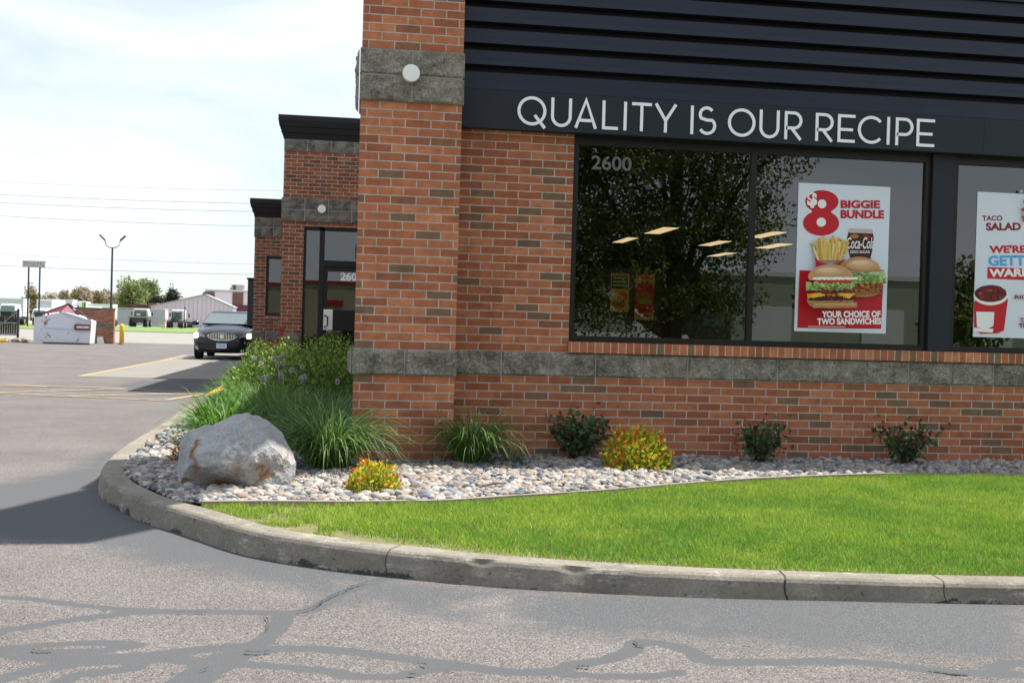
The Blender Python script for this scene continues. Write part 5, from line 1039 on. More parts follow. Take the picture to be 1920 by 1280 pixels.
# ================================================================== BACKGROUND
# bin enclosure
M_RUST = plain('rust', (0.16, 0.055, 0.025), 0.9, var=0.4, scale=20)
def rusty(name, col):
    m, t, b = new_mat(name); l = t.links.new; g = N(t, 'ShaderNodeNewGeometry'); n = N(t, 'ShaderNodeTexNoise', i_Scale=3.2, i_Detail=8.0, i_Roughness=0.7); l(g.outputs['Position'], n.inputs['Vector'])
    r = ramp(t, [(0.58, col), (0.64, (0.30, 0.16, 0.10)), (0.70, (0.13, 0.05, 0.025))]); l(n.outputs['Fac'], r.inputs[0]); l(r.outputs[0], b.inputs['Base Color']); b.inputs['Roughness'].default_value = 0.7; return m
M_BIN = rusty('white_bin_paint', (0.62, 0.66, 0.72))
YB = 41.0
bl, brr = at(57, 645, YB)[0], at(168, 645, YB)[0]; corner = at(80, 640, YB)[0]
bx0, bx1 = corner, brr; zT = 1.12
bin_ = thing('dumpster', 'dented white dumpster with rust patches and peaked maroon lids', 'dumpster', ((bx0+bx1)/2, YB, 0.0)); bw = (bx1-bx0)/2; bd = 0.9
prof_f = [(-bw, 0.06), (bw, 0.06), (bw+0.06, 1.0), (bw*0.55, 1.20), (0.0, 1.36), (-bw*0.25, 1.36), (-bw, 1.18)]
MB().prism(prof_f, 0.0, bd).build('body', M_BIN, bin_)
MB().add([(-bw, 0.02, 0.06), (-bw-0.62, 0.9, 0.06), (-bw-0.62, 0.9, 1.10), (-bw, 0.02, 1.18), (-bw, 0.9, 0.06), (-bw-0.3, 0.9, 1.1)], [(0, 1, 2, 3), (1, 4, 5, 2)]).build('end_panel', M_BIN, bin_)
M_LID = plain('maroon_lid', (0.14, 0.02, 0.045), 0.6)
lid = MB().add([(-bw-0.5, 0.9, 1.20), (-bw*0.25, -0.02, 1.38), (-0.05, 0.5, 1.72), (-bw*0.3, 0.88, 1.58)], [(0, 1, 2), (0, 2, 3)]).add([(-bw*0.25, -0.02, 1.375), (-0.05, 0.5, 1.72), (bw*0.5, 0.2, 1.24)], [(0, 1, 2)]).build('lid', M_LID, bin_)
MB().bar((-0.05, 0.48, 1.73), (bw*1.02, -0.02, 1.06), 0.06, 0.05).bar((-0.05, 0.48, 1.73), (-bw-0.45, 0.85, 1.22), 0.05, 0.04).build('lid_edge', M_STEEL, lid)
MB().bar((-bw*0.2, -0.04, 1.37), (bw+0.08, -0.04, 1.02), 0.07, 0.05).bar((-bw, -0.03, 0.70), (bw*0.2, -0.03, 0.66), 0.03, 0.02).build('rim', M_BIN, bin_)
MB().box(bw*0.35, bw+0.02, -0.10, 0.0, 0.62, 0.86).build('fork_pocket', M_RUST, bin_); MB().box(bw*0.45, bw*0.98, -0.11, -0.09, 0.70, 0.79).build('pocket_face', M_BIN, bin_); MB().box(-bw, bw, 0.0, 0.1, 0.0, 0.07).build('skid', M_RUST, bin_)
e0_, e1_ = at(142, 579, 44.0), at(214, 580, 44.0)
en = tag(MB().box(e0_[0], e1_[0], 44.0, 44.3, 0.0, e1_[2]).box(e0_[0], e0_[0]+0.3, 44.3, 47, 0, e1_[2]).build('enclosure_wall', [brick_mat('brick_enclosure', dark=0.75)]), 'low brown brick enclosure wall behind the white dumpster', 'wall')
MB().box(e0_[0]-0.03, e1_[0]+0.03, 43.96, 44.34, e1_[2], e1_[2]+0.06).build('coping', M_STONE_FAR, en); MB().box(e0_[0], e1_[0]+0.005, 43.985, 44.0, 0.70, 0.90).build('stone_band', M_STONE_FAR, en)
p = at(187, 642, 43.7); tag(MB().prism([(-0.16, 0.0), (0.16, 0.0), (0.08, 0.32), (-0.16, 0.30)], -0.01, 0.02).build('white_board', M_WHITE), 'small white board leaning against the foot of the brick enclosure wall', 'board').location = (p[0], 43.9, 0.0)
p = gnd(228, 646); tb = at(228, 607, p[1])[2]
t_ = thing('yellow_bollard', 'yellow bollard standing right of the brick enclosure wall', 'bollard', (p[0], p[1], 0)); rr = 0.10
MB().loft([[(rr*k*math.cos(2*math.pi*i/20), rr*k*math.sin(2*math.pi*i/20), z) for i in range(20)] for z, k in ((0, 1), (tb-0.1, 1), (tb-0.03, 0.8), (tb, 0.3))]).build('post', M_YEL, t_, smooth=True)
MB().loft([[(rr*k*math.cos(2*math.pi*i/20), rr*k*math.sin(2*math.pi*i/20), z) for i in range(20)] for z, k in ((0, 1.6), (0.05, 1.5), (0.06, 1.02))]).build('footing', M_CONC, t_)
a, c = at(-60, 581, 43.0), at(34, 641, 43.0)
gt = thing('enclosure_gate', 'dark slatted gate with diagonal brace at the left edge beside the dumpster', 'gate', (c[0], 43.0, 0)); gw = a[0]-c[0]
M_GATE = plain('dark_gate', (0.020, 0.018, 0.018), 0.7, var=0.3, scale=6)
mb = MB()
for k in range(22): mb.box(gw+0.01+k*(-gw/22), gw+(k+1)*(-gw/22)-0.008, 0.0, 0.03, 0.28, 1.38)
mb.build('slat_panel', M_GATE, gt); MB().box(-0.06, 0.02, -0.05, 0.06, 0.0, 1.46).build('gate_post', M_STEEL, gt)
MB().bar((gw, -0.02, 1.36), (0, -0.02, 1.36), 0.06).bar((gw, -0.02, 0.83), (-0.05, -0.02, 0.83), 0.07, 0.05).bar((gw, -0.02, 0.32), (0, -0.02, 0.32), 0.06).bar((gw*0.5, -0.04, 0.45), (-0.08, -0.04, 1.30), 0.03).build('gate_frame', M_GREY, gt)
mb = MB(); r4 = random.Random(8)
for k in range(16):
    x, y, s_ = r4.uniform(gw, 0.5), 42.3-43+r4.uniform(-0.2, 0.4), r4.uniform(0.08, 0.2)
    mb.add([(x+s_*v[0]*1.6, y+s_*v[1], 0.08+s_*v[2]*0.7) for v in ico(1)[0]*(1+0.2*rng.normal(size=(12, 1)))], [tuple(f) for f in ico(1)[1]], 0)
rb = mb.build('rubble_pile', plain('rubble', (0.22, 0.19, 0.16), 0.95, var=0.5, scale=3), fixn=False); rb.location = (c[0], 43.0, 0); tag(rb, 'low pile of broken concrete in front of the dark gate', 'rubble')
p = gnd(5, 641); tag(MB().box(-0.9, 0.35, -0.08, 0.08, 0.0, 0.13).build('parking_stop', M_YEL, bevel=0.03), 'yellow parking stop at the left edge below the gate', 'parking stop').location = (p[0], 41.6, 0)
# street lamp
p = at(208, 580, 70); zl = at(209, 464, 70)[2]
lp = thing('street_lamp', 'tall dark double headed street lamp behind the enclosure wall', 'street lamp', (p[0], 70, 0))
MB().tube([(0, 0, 0), (0, 0, zl)], [0.085, 0.06], 10).build('pole', M_STEEL, lp)
for s in (-1, 1):
    ar = MB().tube([(0, 0, zl-0.02), (s*0.25, 0, zl+0.02), (s*0.42, 0, zl+0.15), (s*0.48, 0, zl+0.4), (s*0.58, 0, zl+0.62)], [0.03]*5, 8).build('arm', M_STEEL, lp)
    MB().bar((s*0.50, 0, zl+0.48), (s*0.84, 0, zl+0.82), 0.26, 0.09).build('lamp_head', M_STEEL, ar)
# pylon sign
a, c = at(43, 489, 110), at(85.5, 501, 110); cx = (a[0]+c[0])/2; w_ = (c[0]-a[0])/2; h0, h1 = c[2], a[2]
sg = thing('pylon_sign', 'white roadside sign with two rows of red lettering raised on two dark poles', 'sign', (cx, 110, 0))
MB().box(-w_, w_, -0.15, 0.15, h0, h1).build('panel', plain('sign_white', (0.48, 0.50, 0.53), 0.5), sg); MB().box(-w_-0.04, w_+0.04, -0.13, 0.13, h0-0.05, h0).box(-w_-0.04, w_+0.04, -0.13, 0.13, h1, h1+0.04).build('panel_frame', M_GREY, sg)
mb = MB()
r5 = random.Random(4); x = -w_*0.9
while x < w_*0.86:
    d_ = r5.uniform(0.05, 0.10); mb.box(x, x+d_, -0.157, -0.151, (h0+h1)/2+0.03, h1-0.10-r5.uniform(0, 0.06)); x += d_+r5.choice([0.03, 0.03, 0.12])
mb.build('upper_lettering', M_RED, sg)
mb = MB(); x = -w_*0.9
while x < w_*0.8: d_ = r5.uniform(0.05, 0.09); mb.box(x, x+d_, -0.157, -0.151, h0+0.07, (h0+h1)/2-0.06); x += d_+r5.choice([0.03, 0.09])
mb.build('lower_lettering', plain('sign_grey_ink', (0.30, 0.18, 0.20), 0.6), sg)
for u in (53.5, 74.5): xx = at(u, 520, 110)[0]-cx; MB().tube([(xx, 0, 0), (xx, 0, h0)], 0.085, 8).build('pole', M_STEEL, sg)
# power lines
M_WIRE = plain('cable', (0.16, 0.16, 0.18), 0.7)
PLN = [((0, 341), (480, 356.5), 'topmost faint power line crossing the sky'), ((0, 365), (480, 381), 'second power line from the top, above the cloud'), ((0, 380.5), (480, 396), 'third power line from the top'), ((0, 405), (480, 423.5), 'fourth and darkest power line from the top'), ((0, 476), (480, 495), 'fifth, faintest power line from the top'), ((0, 498), (480, 514), 'lowest power line, passing just below the white sign panel')]
for i, (p0, p1, lab) in enumerate(PLN):
    a, c = at(*p0, 120), at(*p1, 120); pts = []
    for k in range(25):
        t_ = -0.5+2.2*k/24; q = a+(c-a)*t_; q[2] += 0.55*((t_-0.55)**2-0.28)*0.9; pts.append(tuple(q))
    tag(MB().tube(pts, 0.016 if i in (0, 4) else 0.024, 5).build('power_line', M_WIRE, uv=False), lab, 'power line', 'power lines')
# ---- far buildings
M_SIDING = plain('pale_siding', (0.53, 0.525, 0.57), 0.6, var=0.06, scale=0.5); M_SIDING2 = plain('white_wall', (0.60, 0.63, 0.67), 0.7); M_BROWN = plain('brown_brick_far', (0.14, 0.08, 0.06), 0.9, var=0.2, scale=1.5); M_ROOFG = plain('dark_roof', (0.06, 0.06, 0.065), 0.8); M_MAR = plain('maroon_wall', (0.09, 0.02, 0.04), 0.8)
Yg = 160.0; xl, xr = at(283, 600, Yg)[0], at(436, 600, Yg)[0]; xm, zr = at(384, 553, Yg)[0], at(384, 553, Yg)[2]; ze = at(283, 574, Yg)[2]; ze2 = at(435, 576, Yg)[2]
sh = thing('metal_shed', 'pale ribbed metal shed with a low gable roof beyond the yard', 'shed', (xm, Yg, 0))
MB().prism([(xl-xm, 0), (xr-xm, 0), (xr-xm, ze2), (0, zr), (xl-xm, ze)], 0, 5).build('wall', M_SIDING, sh)
mb = MB(); k = xl-xm+0.3
while k < xr-xm: zt = ze+(zr-ze)*(k-(xl-xm))/(0-(xl-xm)) if k < 0 else zr+(ze2-zr)*k/(xr-xm); mb.box(k, k+0.10, -0.05, 0.0, 0.05, zt-0.15); k += 0.62
mb.build('ribs', plain('siding_rib', (0.40, 0.41, 0.47), 0.6), sh)
MB().bar((xl-xm-0.2, 2.5, ze+0.0), (0, 2.5, zr+0.09), 5.4, 0.10, up=(0, 0, 1)).bar((0, 2.5, zr+0.09), (xr-xm+0.2, 2.5, ze2+0.0), 5.4, 0.10, up=(0, 0, 1)).build('roof', M_GREY, sh)
Yh = 195.0
def bx(mb, u0, v0, u1, v1, y0, dep, org, z0=None, mi=0):
    a, c = at(u0, v0, y0), at(u1, v1, y0); return mb.box(a[0]-org[0], c[0]-org[0], y0-org[1], y0-org[1]+dep, (c[2] if z0 is None else z0), a[2], mi)
o_ = (at(430, 600, Yh)[0], Yh, 0); wb = thing('flat_roof_building', 'white flat roofed building with brown brick panels behind the metal shed', 'building', o_)
bx(MB(), 386, 545.5, 520, 600, Yh, 20, o_, 0).build('wall', M_SIDING2, wb); bx(bx(MB(), 383, 546.5, 402, 560, Yh-0.15, 0.15, o_), 436, 548, 455.5, 573, Yh-0.15, 0.15, o_).build('brick_panel', M_BROWN, wb); bx(MB(), 435, 571.5, 470, 583, Yh-0.3, 0.3, o_, 0).build('lower_wall', M_MAR, wb); bx(MB(), 384, 544.5, 520, 546.2, Yh-0.3, 20.5, o_).build('parapet', M_SIDING2, wb)
hv = tag(bx(bx(MB(), 434, 533.5, 455, 543.8, Yh+1, 3, (0, 0, 0)), 431, 538.5, 434, 544.5, Yh+1, 2, (0, 0, 0)).build('rooftop_unit', plain('tan_metal', (0.33, 0.30, 0.27), 0.6)), 'tan air handling unit on the white flat roof', 'rooftop unit'); bx(MB(), 437, 534.5, 442, 543, Yh+0.9, 0.1, (0, 0, 0)).build('grille', M_STEEL, hv); bx(MB(), 455, 535, 458.5, 540, Yh+1.2, 2, (0, 0, 0)).build('hood', plain('tan_hood', (0.38, 0.34, 0.31), 0.6), hv)
Yk = 185.0; o_ = (at(270, 600, Yk)[0], Yk, 0); lb = thing('low_brick_building', 'low building with dark flat roofs and brown brick left of the metal shed', 'building', o_)
bx(MB(), 240, 572, 282, 600, Yk, 10, o_, 0).build('wall', M_BROWN, lb); bx(bx(MB(), 237, 570, 278, 573, Yk-0.6, 11, o_), 228, 575.5, 242, 578, Yk-0.6, 8, o_).build('roof', M_ROOFG, lb); bx(MB(), 278, 567.5, 294, 577, Yk-1.2, 10, o_, 0).build('brick_block', M_BROWN, lb); bx(MB(), 294, 568.5, 323, 600, Yk-1.0, 10, o_, 0).build('white_wall', M_SIDING2, lb)
# fence and container
Yc = 150.5; o_ = (at(262, 600, Yc)[0], Yc, 0); ct = thing('storage_trailer', 'long grey corrugated trailer parked behind the two trucks', 'trailer', o_)
bx(MB(), 219, 579, 309, 612, Yc, 2.6, o_).build('body', M_SIDING, ct)
mb = MB()
for k in range(40): xx = at(220+k*2.25, 590, Yc)[0]-o_[0]; mb.box(xx, xx+0.06, -0.04, 0.0, 0.5, at(250, 579.6, Yc)[2])
mb.build('ribs', plain('trailer_rib', (0.43, 0.40, 0.48), 0.6), ct); bx(MB(), 219, 577.8, 309, 579.2, Yc-0.1, 2.8, o_).build('roof', M_SIDING2, ct)
MB().box(-7, -5, 0.2, 2.4, 0, 0.9).box(5, 7, 0.2, 2.4, 0, 0.9).build('wheel_set', M_BLACK, ct)
mb = MB(); fx0, fx1 = at(214, 600, 146)[0], at(470, 600, 146)[0]; zt = at(300, 597, 146)[2]
for k in range(20): xx = fx0+(fx1-fx0)*k/19; mb.tube([(xx, 146, 0), (xx, 146, zt+0.1)], 0.035, 5)
fe = thing('wire_fence', 'thin wire fence on posts along the far grass', 'fence', (fx0, 146, 0))
o = mb.build('post', M_GREY, fe, (fx0, 146, 0), uv=False); o['kind'] = 'stuff'
MB().tube([(fx0, 146, zt), (fx1, 146, zt)], 0.02, 5).tube([(fx0, 146, zt*0.5), (fx1, 146, zt*0.5)], 0.012, 5).build('wire', M_GREY, fe, (fx0, 146, 0), uv=False)
p = at(366-10, 616, 140); 
# ---- trucks
M_TW = plain('truck_white', (0.80, 0.785, 0.82), 0.4); M_TG = plain('truck_pale_green', (0.60, 0.60, 0.61), 0.5); M_TB = plain('truck_dark_box', (0.045, 0.038, 0.035), 0.7, var=0.3, scale=2); M_TGL = plain('truck_glass', (0.06, 0.11, 0.11), 0.08, spec=0.8)
def wheel_pair(par, y, hw, r_, dual=False):
    for s in (-1, 1):
        x0_, x1_ = (s*hw, s*(hw-0.5)) if dual else (s*hw, s*(hw-0.28))
        rg = lambda k, x: [(x, y+r_*k*math.cos(2*math.pi*i/18), r_+r_*k*math.sin(2*math.pi*i/18)) for i in range(18)]
        w_ = MB().loft([rg(0.85, x0_), rg(1, x0_-s*0.04), rg(1, x1_), rg(0.85, x1_)]).build('wheel', M_BLACK, par, uv=False); MB().loft([rg(0.5, x0_+s*0.01), rg(0.45, x0_-s*0.05)]).build('rim', M_GREY, w_, uv=False)
def mirror(par, x, y, z): MB().box(x-0.09, x+0.09, y-0.05, y+0.05, z, z+0.45).build('door_mirror', M_BLACK, par, bevel=0.03, uv=False)
def tk(u0, u1, vt, vb, y): a, c = at(u0, vt, y), at(u1, vb, y); return (a[0]+c[0])/2, abs(c[0]-a[0])/2, a[2]
x_, hw, zt = tk(242, 276, 578, 615, 143)
t1 = thing('dump_truck', 'pale green truck seen from behind with dark tipper box, left of two', 'truck', (x_, 143, 0.02))
cabm = MB().loft([[(-hw*0.88, 1.5, 1.4), (hw*0.88, 1.5, 1.4), (hw*0.88, 3.4, 1.4), (-hw*0.88, 3.4, 1.4)], [(-hw*0.86, 1.5, zt-0.5), (hw*0.86, 1.5, zt-0.5), (hw*0.86, 3.4, zt-0.6), (-hw*0.86, 3.4, zt-0.6)], [(-hw*0.74, 1.6, zt), (hw*0.74, 1.6, zt), (hw*0.74, 3.0, zt), (-hw*0.74, 3.0, zt)]]).build('cab', M_TG, t1, bevel=0.08)
MB().box(-hw*0.6, hw*0.6, 1.47, 1.5, zt-1.0, zt-0.35).build('rear_window', M_TGL, cabm)
MB().bar((-hw*0.6, 1.42, zt-0.25), (hw*0.6, 1.42, zt-0.25), 0.06).bar((-hw*0.6, 1.42, zt-0.9), (hw*0.6, 1.42, zt-0.9), 0.06).bar((-hw*0.6, 1.42, zt-1.1), (-hw*0.6, 1.42, zt-0.22), 0.06).bar((hw*0.6, 1.42, zt-1.1), (hw*0.6, 1.42, zt-0.22), 0.06).bar((-0.2*hw, 1.42, zt-0.9), (-0.2*hw, 1.42, zt-0.25), 0.05).build('headache_rack', M_STEEL, t1)
MB().box(-hw*0.92, hw*0.92, -0.2, 1.35, 0.95, zt-1.15).box(-hw*0.6, hw*0.6, -0.3, 3.2, 0.6, 0.95).build('tipper_box', M_TB, t1, bevel=0.05); MB().box(-hw*0.15, hw*0.25, -0.26, -0.2, 1.55, 1.8).build('number_board', M_TG, t1)
wheel_pair(t1, 0.5, hw*0.98, 0.52, True); wheel_pair(t1, 3.2, hw*0.95, 0.50); mirror(t1, -hw*1.1, 2.7, zt-0.9); mirror(t1, hw*1.1, 2.7, zt-0.9)
x_, hw, zt = tk(313, 344, 580, 617, 141)
t2 = thing('truck_tractor', 'white truck tractor seen from behind with bare chassis, right of two', 'truck', (x_, 141, 0.02))
cabm = MB().box(-hw*0.72, hw*0.82, 1.6, 3.4, 1.1, zt).build('cab', M_TW, t2, bevel=0.12); MB().box(-hw*0.45, hw*0.55, 1.57, 1.6, zt-1.25, zt-0.3).build('rear_window', M_TGL, cabm)
MB().box(-hw*0.35, -hw*0.15, -1.2, 3.2, 0.75, 1.0).box(hw*0.15, hw*0.35, -1.2, 3.2, 0.75, 1.0).build('chassis', M_STEEL, t2); MB().box(-hw*0.45, hw*0.45, -0.6, 0.6, 1.0, 1.18).build('fifth_wheel', M_STEEL, t2)
MB().tube([(-hw*0.55, 1.35, 1.0), (-hw*0.55, 1.35, zt-0.3)], 0.09, 8).bar((-0.5, 1.35, 1.2), (0.5, 1.35, 2.2), 0.05).bar((0.5, 1.35, 1.2), (-0.4, 1.35, 2.2), 0.05).build('hose_rack', M_STEEL, t2); MB().tube([(hw*0.9, 1.5, 1.0), (hw*0.9, 1.5, zt+0.45)], 0.07, 8).build('exhaust_stack', M_STEEL, t2)
wheel_pair(t2, 0.1, hw*0.98, 0.53, True); wheel_pair(t2, 3.0, hw*0.95, 0.5); mirror(t2, -hw*1.08, 3.0, zt-0.9); mirror(t2, hw*1.22, 3.0, zt-0.95)
# white trucks and trailers beyond the enclosure, left
def cab_truck(name, label, u0, u1, vt, y, box=False, grp='white trucks parked beyond the enclosure'):
    x_, hw, zt = tk(u0, u1, vt, 600, y); t_ = thing(name, label, 'truck', (x_, y, 0.02), 0, grp)
    cz = zt if not box else zt*0.62
    c_ = MB().loft([[(-hw*0.95, 0, 0.9), (hw*0.95, 0, 0.9), (hw*0.95, 2.2, 0.9), (-hw*0.95, 2.2, 0.9)], [(-hw*0.95, 0.05, cz*0.62), (hw*0.95, 0.05, cz*0.62), (hw*0.95, 2.2, cz*0.62), (-hw*0.95, 2.2, cz*0.62)], [(-hw*0.82, 0.5, cz), (hw*0.82, 0.5, cz), (hw*0.82, 2.2, cz), (-hw*0.82, 2.2, cz)]]).build('cab', M_TW, t_, bevel=0.1)
    MB().add([(-hw*0.82, 0.05, cz*0.64), (hw*0.82, 0.05, cz*0.64), (hw*0.72, 0.40, cz*0.93), (-hw*0.72, 0.40, cz*0.93)], [(0, 1, 2, 3)]).build('windshield', M_TGL, c_); MB().box(-hw*0.5, hw*0.5, -0.03, 0.0, 1.0, 1.5).build('grille', M_STEEL, t_)
    if box: MB().box(-hw, hw, 2.3, 8.0, 0.9, zt).build('box_body', M_TW, t_); MB().box(-hw*0.8, hw*0.8, 2.25, 2.3, zt*0.70, zt*0.93).build('box_panel', plain('pale_panel', (0.42, 0.41, 0.44), 0.6), t_)
    wheel_pair(t_, 0.9, hw*0.95, 0.48); wheel_pair(t_, 5.5 if box else 3.4, hw*0.95, 0.48, True); mirror(t_, -hw*1.1, 0.4, cz*0.6); mirror(t_, hw*1.1, 0.4, cz*0.6)
cab_truck('white_truck', 'white truck cab behind the dark gate at far left', -4, 30, 569.5, 118); cab_truck('box_truck', 'tall white box truck facing us left of the dumpster peak', 58, 87, 560, 122, True); cab_truck('white_truck', 'low white truck cab right of the dumpster peak', 113, 138, 573.5, 116)
cab_truck('white_truck', 'white rounded truck roof above the brick enclosure wall', 155, 186, 574.5, 114)
def trailer(label, u0, u1, vt, y, mat, grp='long trailers beyond the enclosure'):
    a, c = at(u0, vt, y), at(u1, vt, y); x_ = (a[0]+c[0])/2; w_ = (c[0]-a[0])/2; t_ = thing('trailer', label, 'trailer', (x_, y, 0.02), 0, grp)
    MB().box(-w_, w_, 0, 2.5, 1.0, a[2]).build('body', mat, t_); MB().box(-w_-0.03, w_+0.03, -0.04, 2.54, a[2], a[2]+0.12).build('roof_rail', M_TW, t_)
    for xx in (-w_*0.75, w_*0.75): MB().tube([(xx-0.0, 0.1, 0.5), (xx, 2.4, 0.5)], 0.5, 14).build('wheel_set', M_BLACK, t_, uv=False)
    return t_
M_PAN = plain('trailer_side', (0.62, 0.62, 0.69), 0.5)
trailer('long pale trailer at the far left edge behind the gate truck', -30, 44, 559.5, 135, M_PAN); trailer('long pale trailer right of the white box truck', 88, 136, 562.5, 133, M_PAN)
tr = trailer('white semi trailer right of the green stripe', 163, 212, 571, 131, M_TW)
x0_, x1_ = at(130, 570, 130)[0], at(161, 570, 130)[0]; zt = at(150, 565, 130)[2]; w_ = (x1_-x0_)/2
sm_ = thing('semi_truck', 'white aerodynamic semi truck with a bright green stripe side on', 'truck', ((x0_+x1_)/2, 130, 0.02))
MB().prism([(-w_, 0.8), (w_, 0.8), (w_, zt), (w_*0.1, zt), (-w_*0.55, zt*0.86), (-w_*0.75, zt*0.6), (-w_, zt*0.52)], 0, 2.4).build('cab', M_TW, sm_, bevel=0.08); MB().box(w_*0.52, w_*0.82, -0.03, 0.0, 1.2, zt-0.1).build('stripe', plain('bright_green', (0.12, 0.55, 0.03), 0.5), sm_); MB().box(w_*0.82, w_*1.0, -0.03, 0.0, 1.2, zt-0.1).build('dark_gap', M_BLACK, sm_)
MB().prism([(-w_*0.15, zt*0.80), (w_*0.15, zt*0.84), (w_*0.15, zt*0.74), (-w_*0.2, zt*0.72)], -0.04, 0.0).build('side_window', M_TGL, sm_)
for xx in (-w_*0.6, w_*0.5): MB().tube([(xx, 0.05, 0.5), (xx, 2.3, 0.5)], 0.5, 14).build('wheel_set', M_BLACK, sm_, uv=False)
p = at(350, 612, 139); tag(MB().bar((0, 0, 0.1), (0.35, 0.1, 1.0), 0.12).bar((-0.02, 0, 0.02), (0.02, 0, 0.12), 0.3).build('yellow_marker', M_YEL), 'small leaning yellow marker on the far grass between the trucks and shed', 'marker').location = (at(305, 612, 130)[0], 130, 0.06)

# ================================================================== TREES
M_BARK = plain('bark', (0.075, 0.055, 0.045), 0.95, var=0.3, scale=8)
M_CROWN = attr_mat('tree_leaf', 0.6, 0.3, trans=0.35)
def tree(name, label, base, h, trunk_h, blobs, n, lsize, lo, hi, seed, group=None, trunk_r=None, bare=False):
    r3 = np.random.default_rng(seed); t_ = thing(name, label, 'tree', base, 0, group); tr_ = trunk_r or h*0.025; mb = MB()
    mb.tube([(0, 0, -0.1), (0.02*h*0.3, 0, trunk_h*0.6), (0, 0.01*h, trunk_h), (0.01*h, 0, h*0.75)], [tr_*1.3, tr_, tr_*0.8, tr_*0.2], 9)
    for (bx_, by_, bz_, brx, bry, brz) in blobs:
        z0 = trunk_h*r3.uniform(0.6, 1.1); mb.tube([(0, 0, z0), (bx_*0.4, by_*0.4, z0+(bz_-z0)*0.5), (bx_*0.9, by_*0.9, bz_)], [tr_*0.55, tr_*0.35, tr_*0.1], 6)
        for k in range(3): d_ = r3.normal(size=3); d_ /= np.linalg.norm(d_); mb.tube([(bx_*0.7, by_*0.7, z0+(bz_-z0)*0.75), (bx_+d_[0]*brx*0.8, by_+d_[1]*bry*0.8, bz_+d_[2]*brz*0.8)], [tr_*0.18, tr_*0.04], 5)
    mb.build('trunk', M_BARK, t_, uv=False)
    vol = np.array([b[3]*b[4]*b[5] for b in blobs]); pk = r3.choice(len(blobs), n, p=vol/vol.sum()); B = np.array(blobs)[pk]
    ncl = max(20, n//40); d_ = r3.normal(size=(n, 3)); d_ /= np.linalg.norm(d_, axis=1)[:, None]
    rr = r3.random(n)**0.5
    lum = np.array([1+0.45*mn.noise(Vector(v*2.4)+Vector((seed*1.7+q*5.0, 0, 0))) for v, q in zip(d_, pk)])
    C_ = B[:, :3]+d_*(rr*lum)[:, None]*B[:, 3:6]
    # cluster the leaves so that gaps open between sprays
    hole = np.array([mn.noise(Vector(p*(3.2/max(b[3:6].mean(), 0.01))*0.9)+Vector((seed, 3, 1))) for p, b in zip(C_, B)]); keep = hole > -0.16; C_ = C_[keep]; d_ = d_[keep]; m = len(C_)
    tone = np.array([mn.noise(Vector(p*1.1)+Vector((seed*2.0, 9, 4))) for p in C_])
    f = np.clip(0.5+0.9*tone+r3.normal(0, 0.15, m), 0, 1)[:, None]; c = np.array(lo)*(1-f)+np.array(hi)*f
    V, Q, Cc = leaves(C_, d_*0.5+r3.normal(size=(m, 3)), lsize*r3.uniform(0.6, 1.3, m), c, wid=0.6); npmesh('crown', V, Q, M_CROWN, Cc, parent=t_)
    return t_
def blobset(seed, n, R, zc, H):
    r3 = random.Random(seed); return [(r3.uniform(-R, R)*0.6, r3.uniform(-R, R)*0.6, zc+r3.uniform(-H, H)*0.6, R*r3.uniform(0.45, 0.7), R*r3.uniform(0.45, 0.7), H*r3.uniform(0.4, 0.6)) for _ in range(n)]
def tree_px(name, label, u, y, vt, wpx, n, ls, lo, hi, seed, nb=7, zlow=0.15, **k):
    p = at(u, 600, y); h = at(u, vt, y)[2]; R = wpx/2*(y-CAM[1])/F_PX
    return tree(name, label, (p[0], y, 0), h, h*0.25, blobset(seed, nb, R, h*(0.55+zlow/2), h*0.42), n, ls, lo, hi, seed, **k)
PG = ((0.11, 0.16, 0.055), (0.26, 0.32, 0.12))
tree_px('leafy_tree', 'large pale green spring tree left of the two dark evergreens', 248, 215, 523, 62, 5200, 0.55, *PG, seed=3, nb=9); tree_px('leafy_tree', 'pale green spring tree overlapping the large one on its right', 279, 220, 524, 40, 3600, 0.55, *PG, seed=5, nb=7)
EV = ((0.018, 0.030, 0.016), (0.055, 0.075, 0.035))
tree_px('evergreen_tree', 'taller dark evergreen right of the pale green trees', 320, 205, 536, 30, 3000, 0.5, *EV, seed=8, nb=8, group='dark evergreens'); tree_px('evergreen_tree', 'small dark evergreen between the pale tree and taller evergreen', 294, 208, 549, 26, 1800, 0.5, *EV, seed=9, nb=6, group='dark evergreens'); tree_px('evergreen_tree', 'tiny dark treetop showing behind the shed roof', 381, 230, 545, 14, 700, 0.5, *EV, seed=10, nb=4, group='dark evergreens')
BR = ((0.30, 0.25, 0.19), (0.42, 0.37, 0.26))
for i, (u, vt, w_, lab, pal) in enumerate(((58, 540, 34, 'thin yellow green tree behind the white sign poles', ((0.18, 0.20, 0.08), (0.30, 0.30, 0.14))), (100, 549, 42, 'brown budding tree left in the far row', BR), (128, 546, 40, 'yellowish budding tree in the far row', ((0.18, 0.16, 0.08), (0.28, 0.25, 0.12))), (153, 539, 40, 'tallest brown budding tree in the far row', BR), (182, 546, 40, 'yellow green budding tree just left of the lamp pole', ((0.18, 0.17, 0.08), (0.28, 0.25, 0.12))), (208, 548, 38, 'brown budding tree behind the lamp pole', BR), (232, 552, 36, 'brown leafless tree below the large pale tree', BR))):
    tree_px('budding_tree', lab, u, 240+i*3, vt, w_, 2400, 0.55, *pal, seed=30+i, nb=7, group='budding trees in the far row')
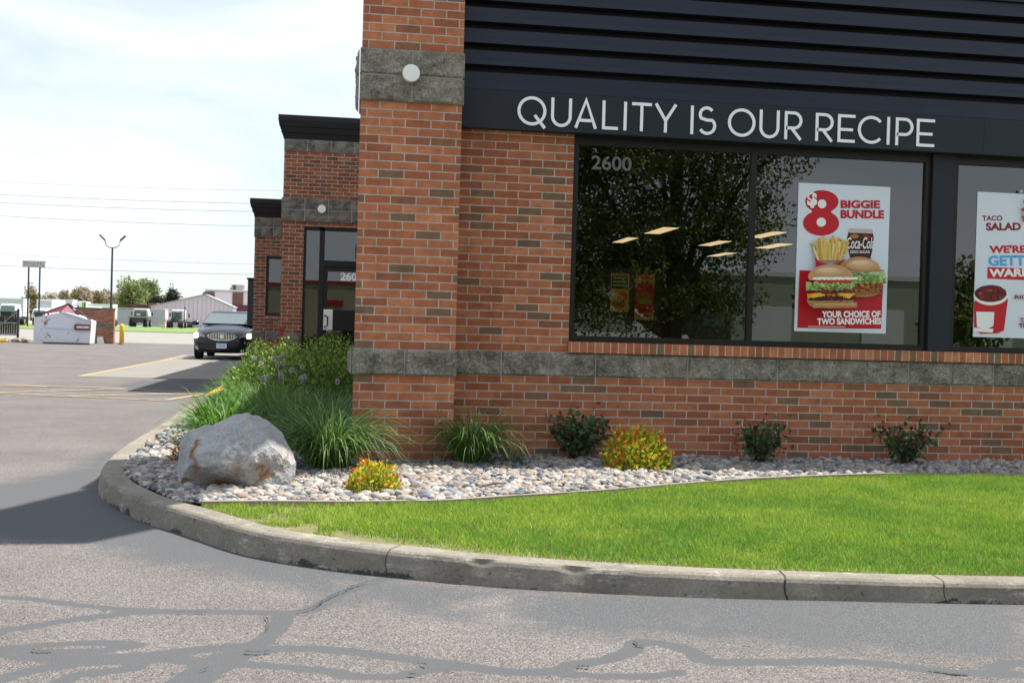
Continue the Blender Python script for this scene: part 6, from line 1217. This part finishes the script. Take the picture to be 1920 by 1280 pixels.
# trees across the street, seen mirrored in the windows
DK = ((0.05, 0.09, 0.02), (0.26, 0.33, 0.085))
big = [(-2.4, 0, 4.2, 3.0, 2.4, 2.9), (0.3, -0.4, 4.2, 2.8, 2.4, 2.9), (-0.8, 0.6, 7.5, 3.6, 2.6, 2.6), (2.0, 0, 8.0, 2.6, 2.2, 2.3), (3.3, 0.3, 7.6, 1.7, 1.6, 1.0), (-3.6, 0.2, 7.2, 2.4, 2.2, 2.5), (-0.2, 0, 10.3, 3.0, 2.3, 2.0), (1.9, 0.2, 4.9, 1.6, 1.6, 1.9), (-3.4, 0.2, 2.6, 2.2, 1.7, 1.8), (-0.6, 0, 2.4, 2.0, 1.6, 1.6), (1.2, 0, 2.2, 1.5, 1.3, 1.3), (-5.0, 0, 4.4, 1.8, 1.6, 2.4)]
tree('street_tree', 'big leafy tree mirrored across the left window panes', (9.5, -23.0, 0), 12.5, 1.6, big, 125000, 0.13, *DK, seed=51, trunk_r=0.26)
tree('street_tree', 'smaller leafy tree mirrored low in the right panes', (26.0, -34.0, 0), 4.6, 1.0, blobset(77, 6, 2.0, 2.7, 1.8), 3500, 0.28, *DK, seed=52, group=None)
# buildings across the street (mirrored)
M_BEIGE = plain('beige_wall', (0.34, 0.30, 0.24), 0.8, var=0.08, scale=0.4)
o_ = (-3.0, -60, 0); bb = thing('beige_store', 'beige store with red roof trim mirrored in the entrance glass', 'building', o_)
MB().box(-16, 12, -8, 0, 0, 4.4).build('wall', M_BEIGE, bb); MB().box(-16.1, 12.1, -8.1, 0.1, 4.4, 4.62).build('roof_trim', M_RED, bb); MB().box(0.2, 2.0, 0.0, 0.08, 2.6, 3.1).build('red_signage', M_RED, bb)
for k in range(3): MB().box(2+k*3, 3.8+k*3, 0.0, 0.05, 0.3, 2.3).build('window', M_FRAME, bb)
o_ = (30, -62, 0); gb = thing('pale_warehouse', 'pale green warehouse mirrored behind the tree in the windows', 'building', o_)
MB().box(-17, 20, -10, 0, 0, 5.2).build('wall', plain('pale_green_wall', (0.30, 0.34, 0.28), 0.8), gb); MB().box(-17.1, 20.1, -10.1, 0.1, 5.2, 5.5).build('parapet', M_SIDING2, gb)
for k in range(4): MB().box(-12+k*8, -9+k*8, 0.0, 0.06, 0.1, 3.2).build('loading_door', M_SIDING2, gb)
x_ = 14.2; ft = thing('flatbed_truck', 'flatbed truck with white bed mirrored under the tree in the left panes', 'truck', (x_, -45.0, 0.0))
MB().box(-3.6, 2.2, -1.2, 1.2, 0.95, 1.15).build('bed', M_TW, ft); MB().box(2.4, 4.4, -1.15, 1.15, 0.6, 2.4).build('cab', M_STEEL, ft, bevel=0.15); MB().box(-1.4, 0.6, 1.0, 1.2, 0.45, 0.85).build('tool_box', M_GREY, ft); MB().box(2.9, 4.0, 1.15, 1.17, 1.6, 2.2).build('side_window', M_TGL, ft)
for xx in (-2.4, 3.3):
    for s in (-1, 1): MB().tube([(xx, s*1.15, 0.48), (xx, s*0.8, 0.48)], 0.48, 16).build('wheel', M_BLACK, ft, uv=False)
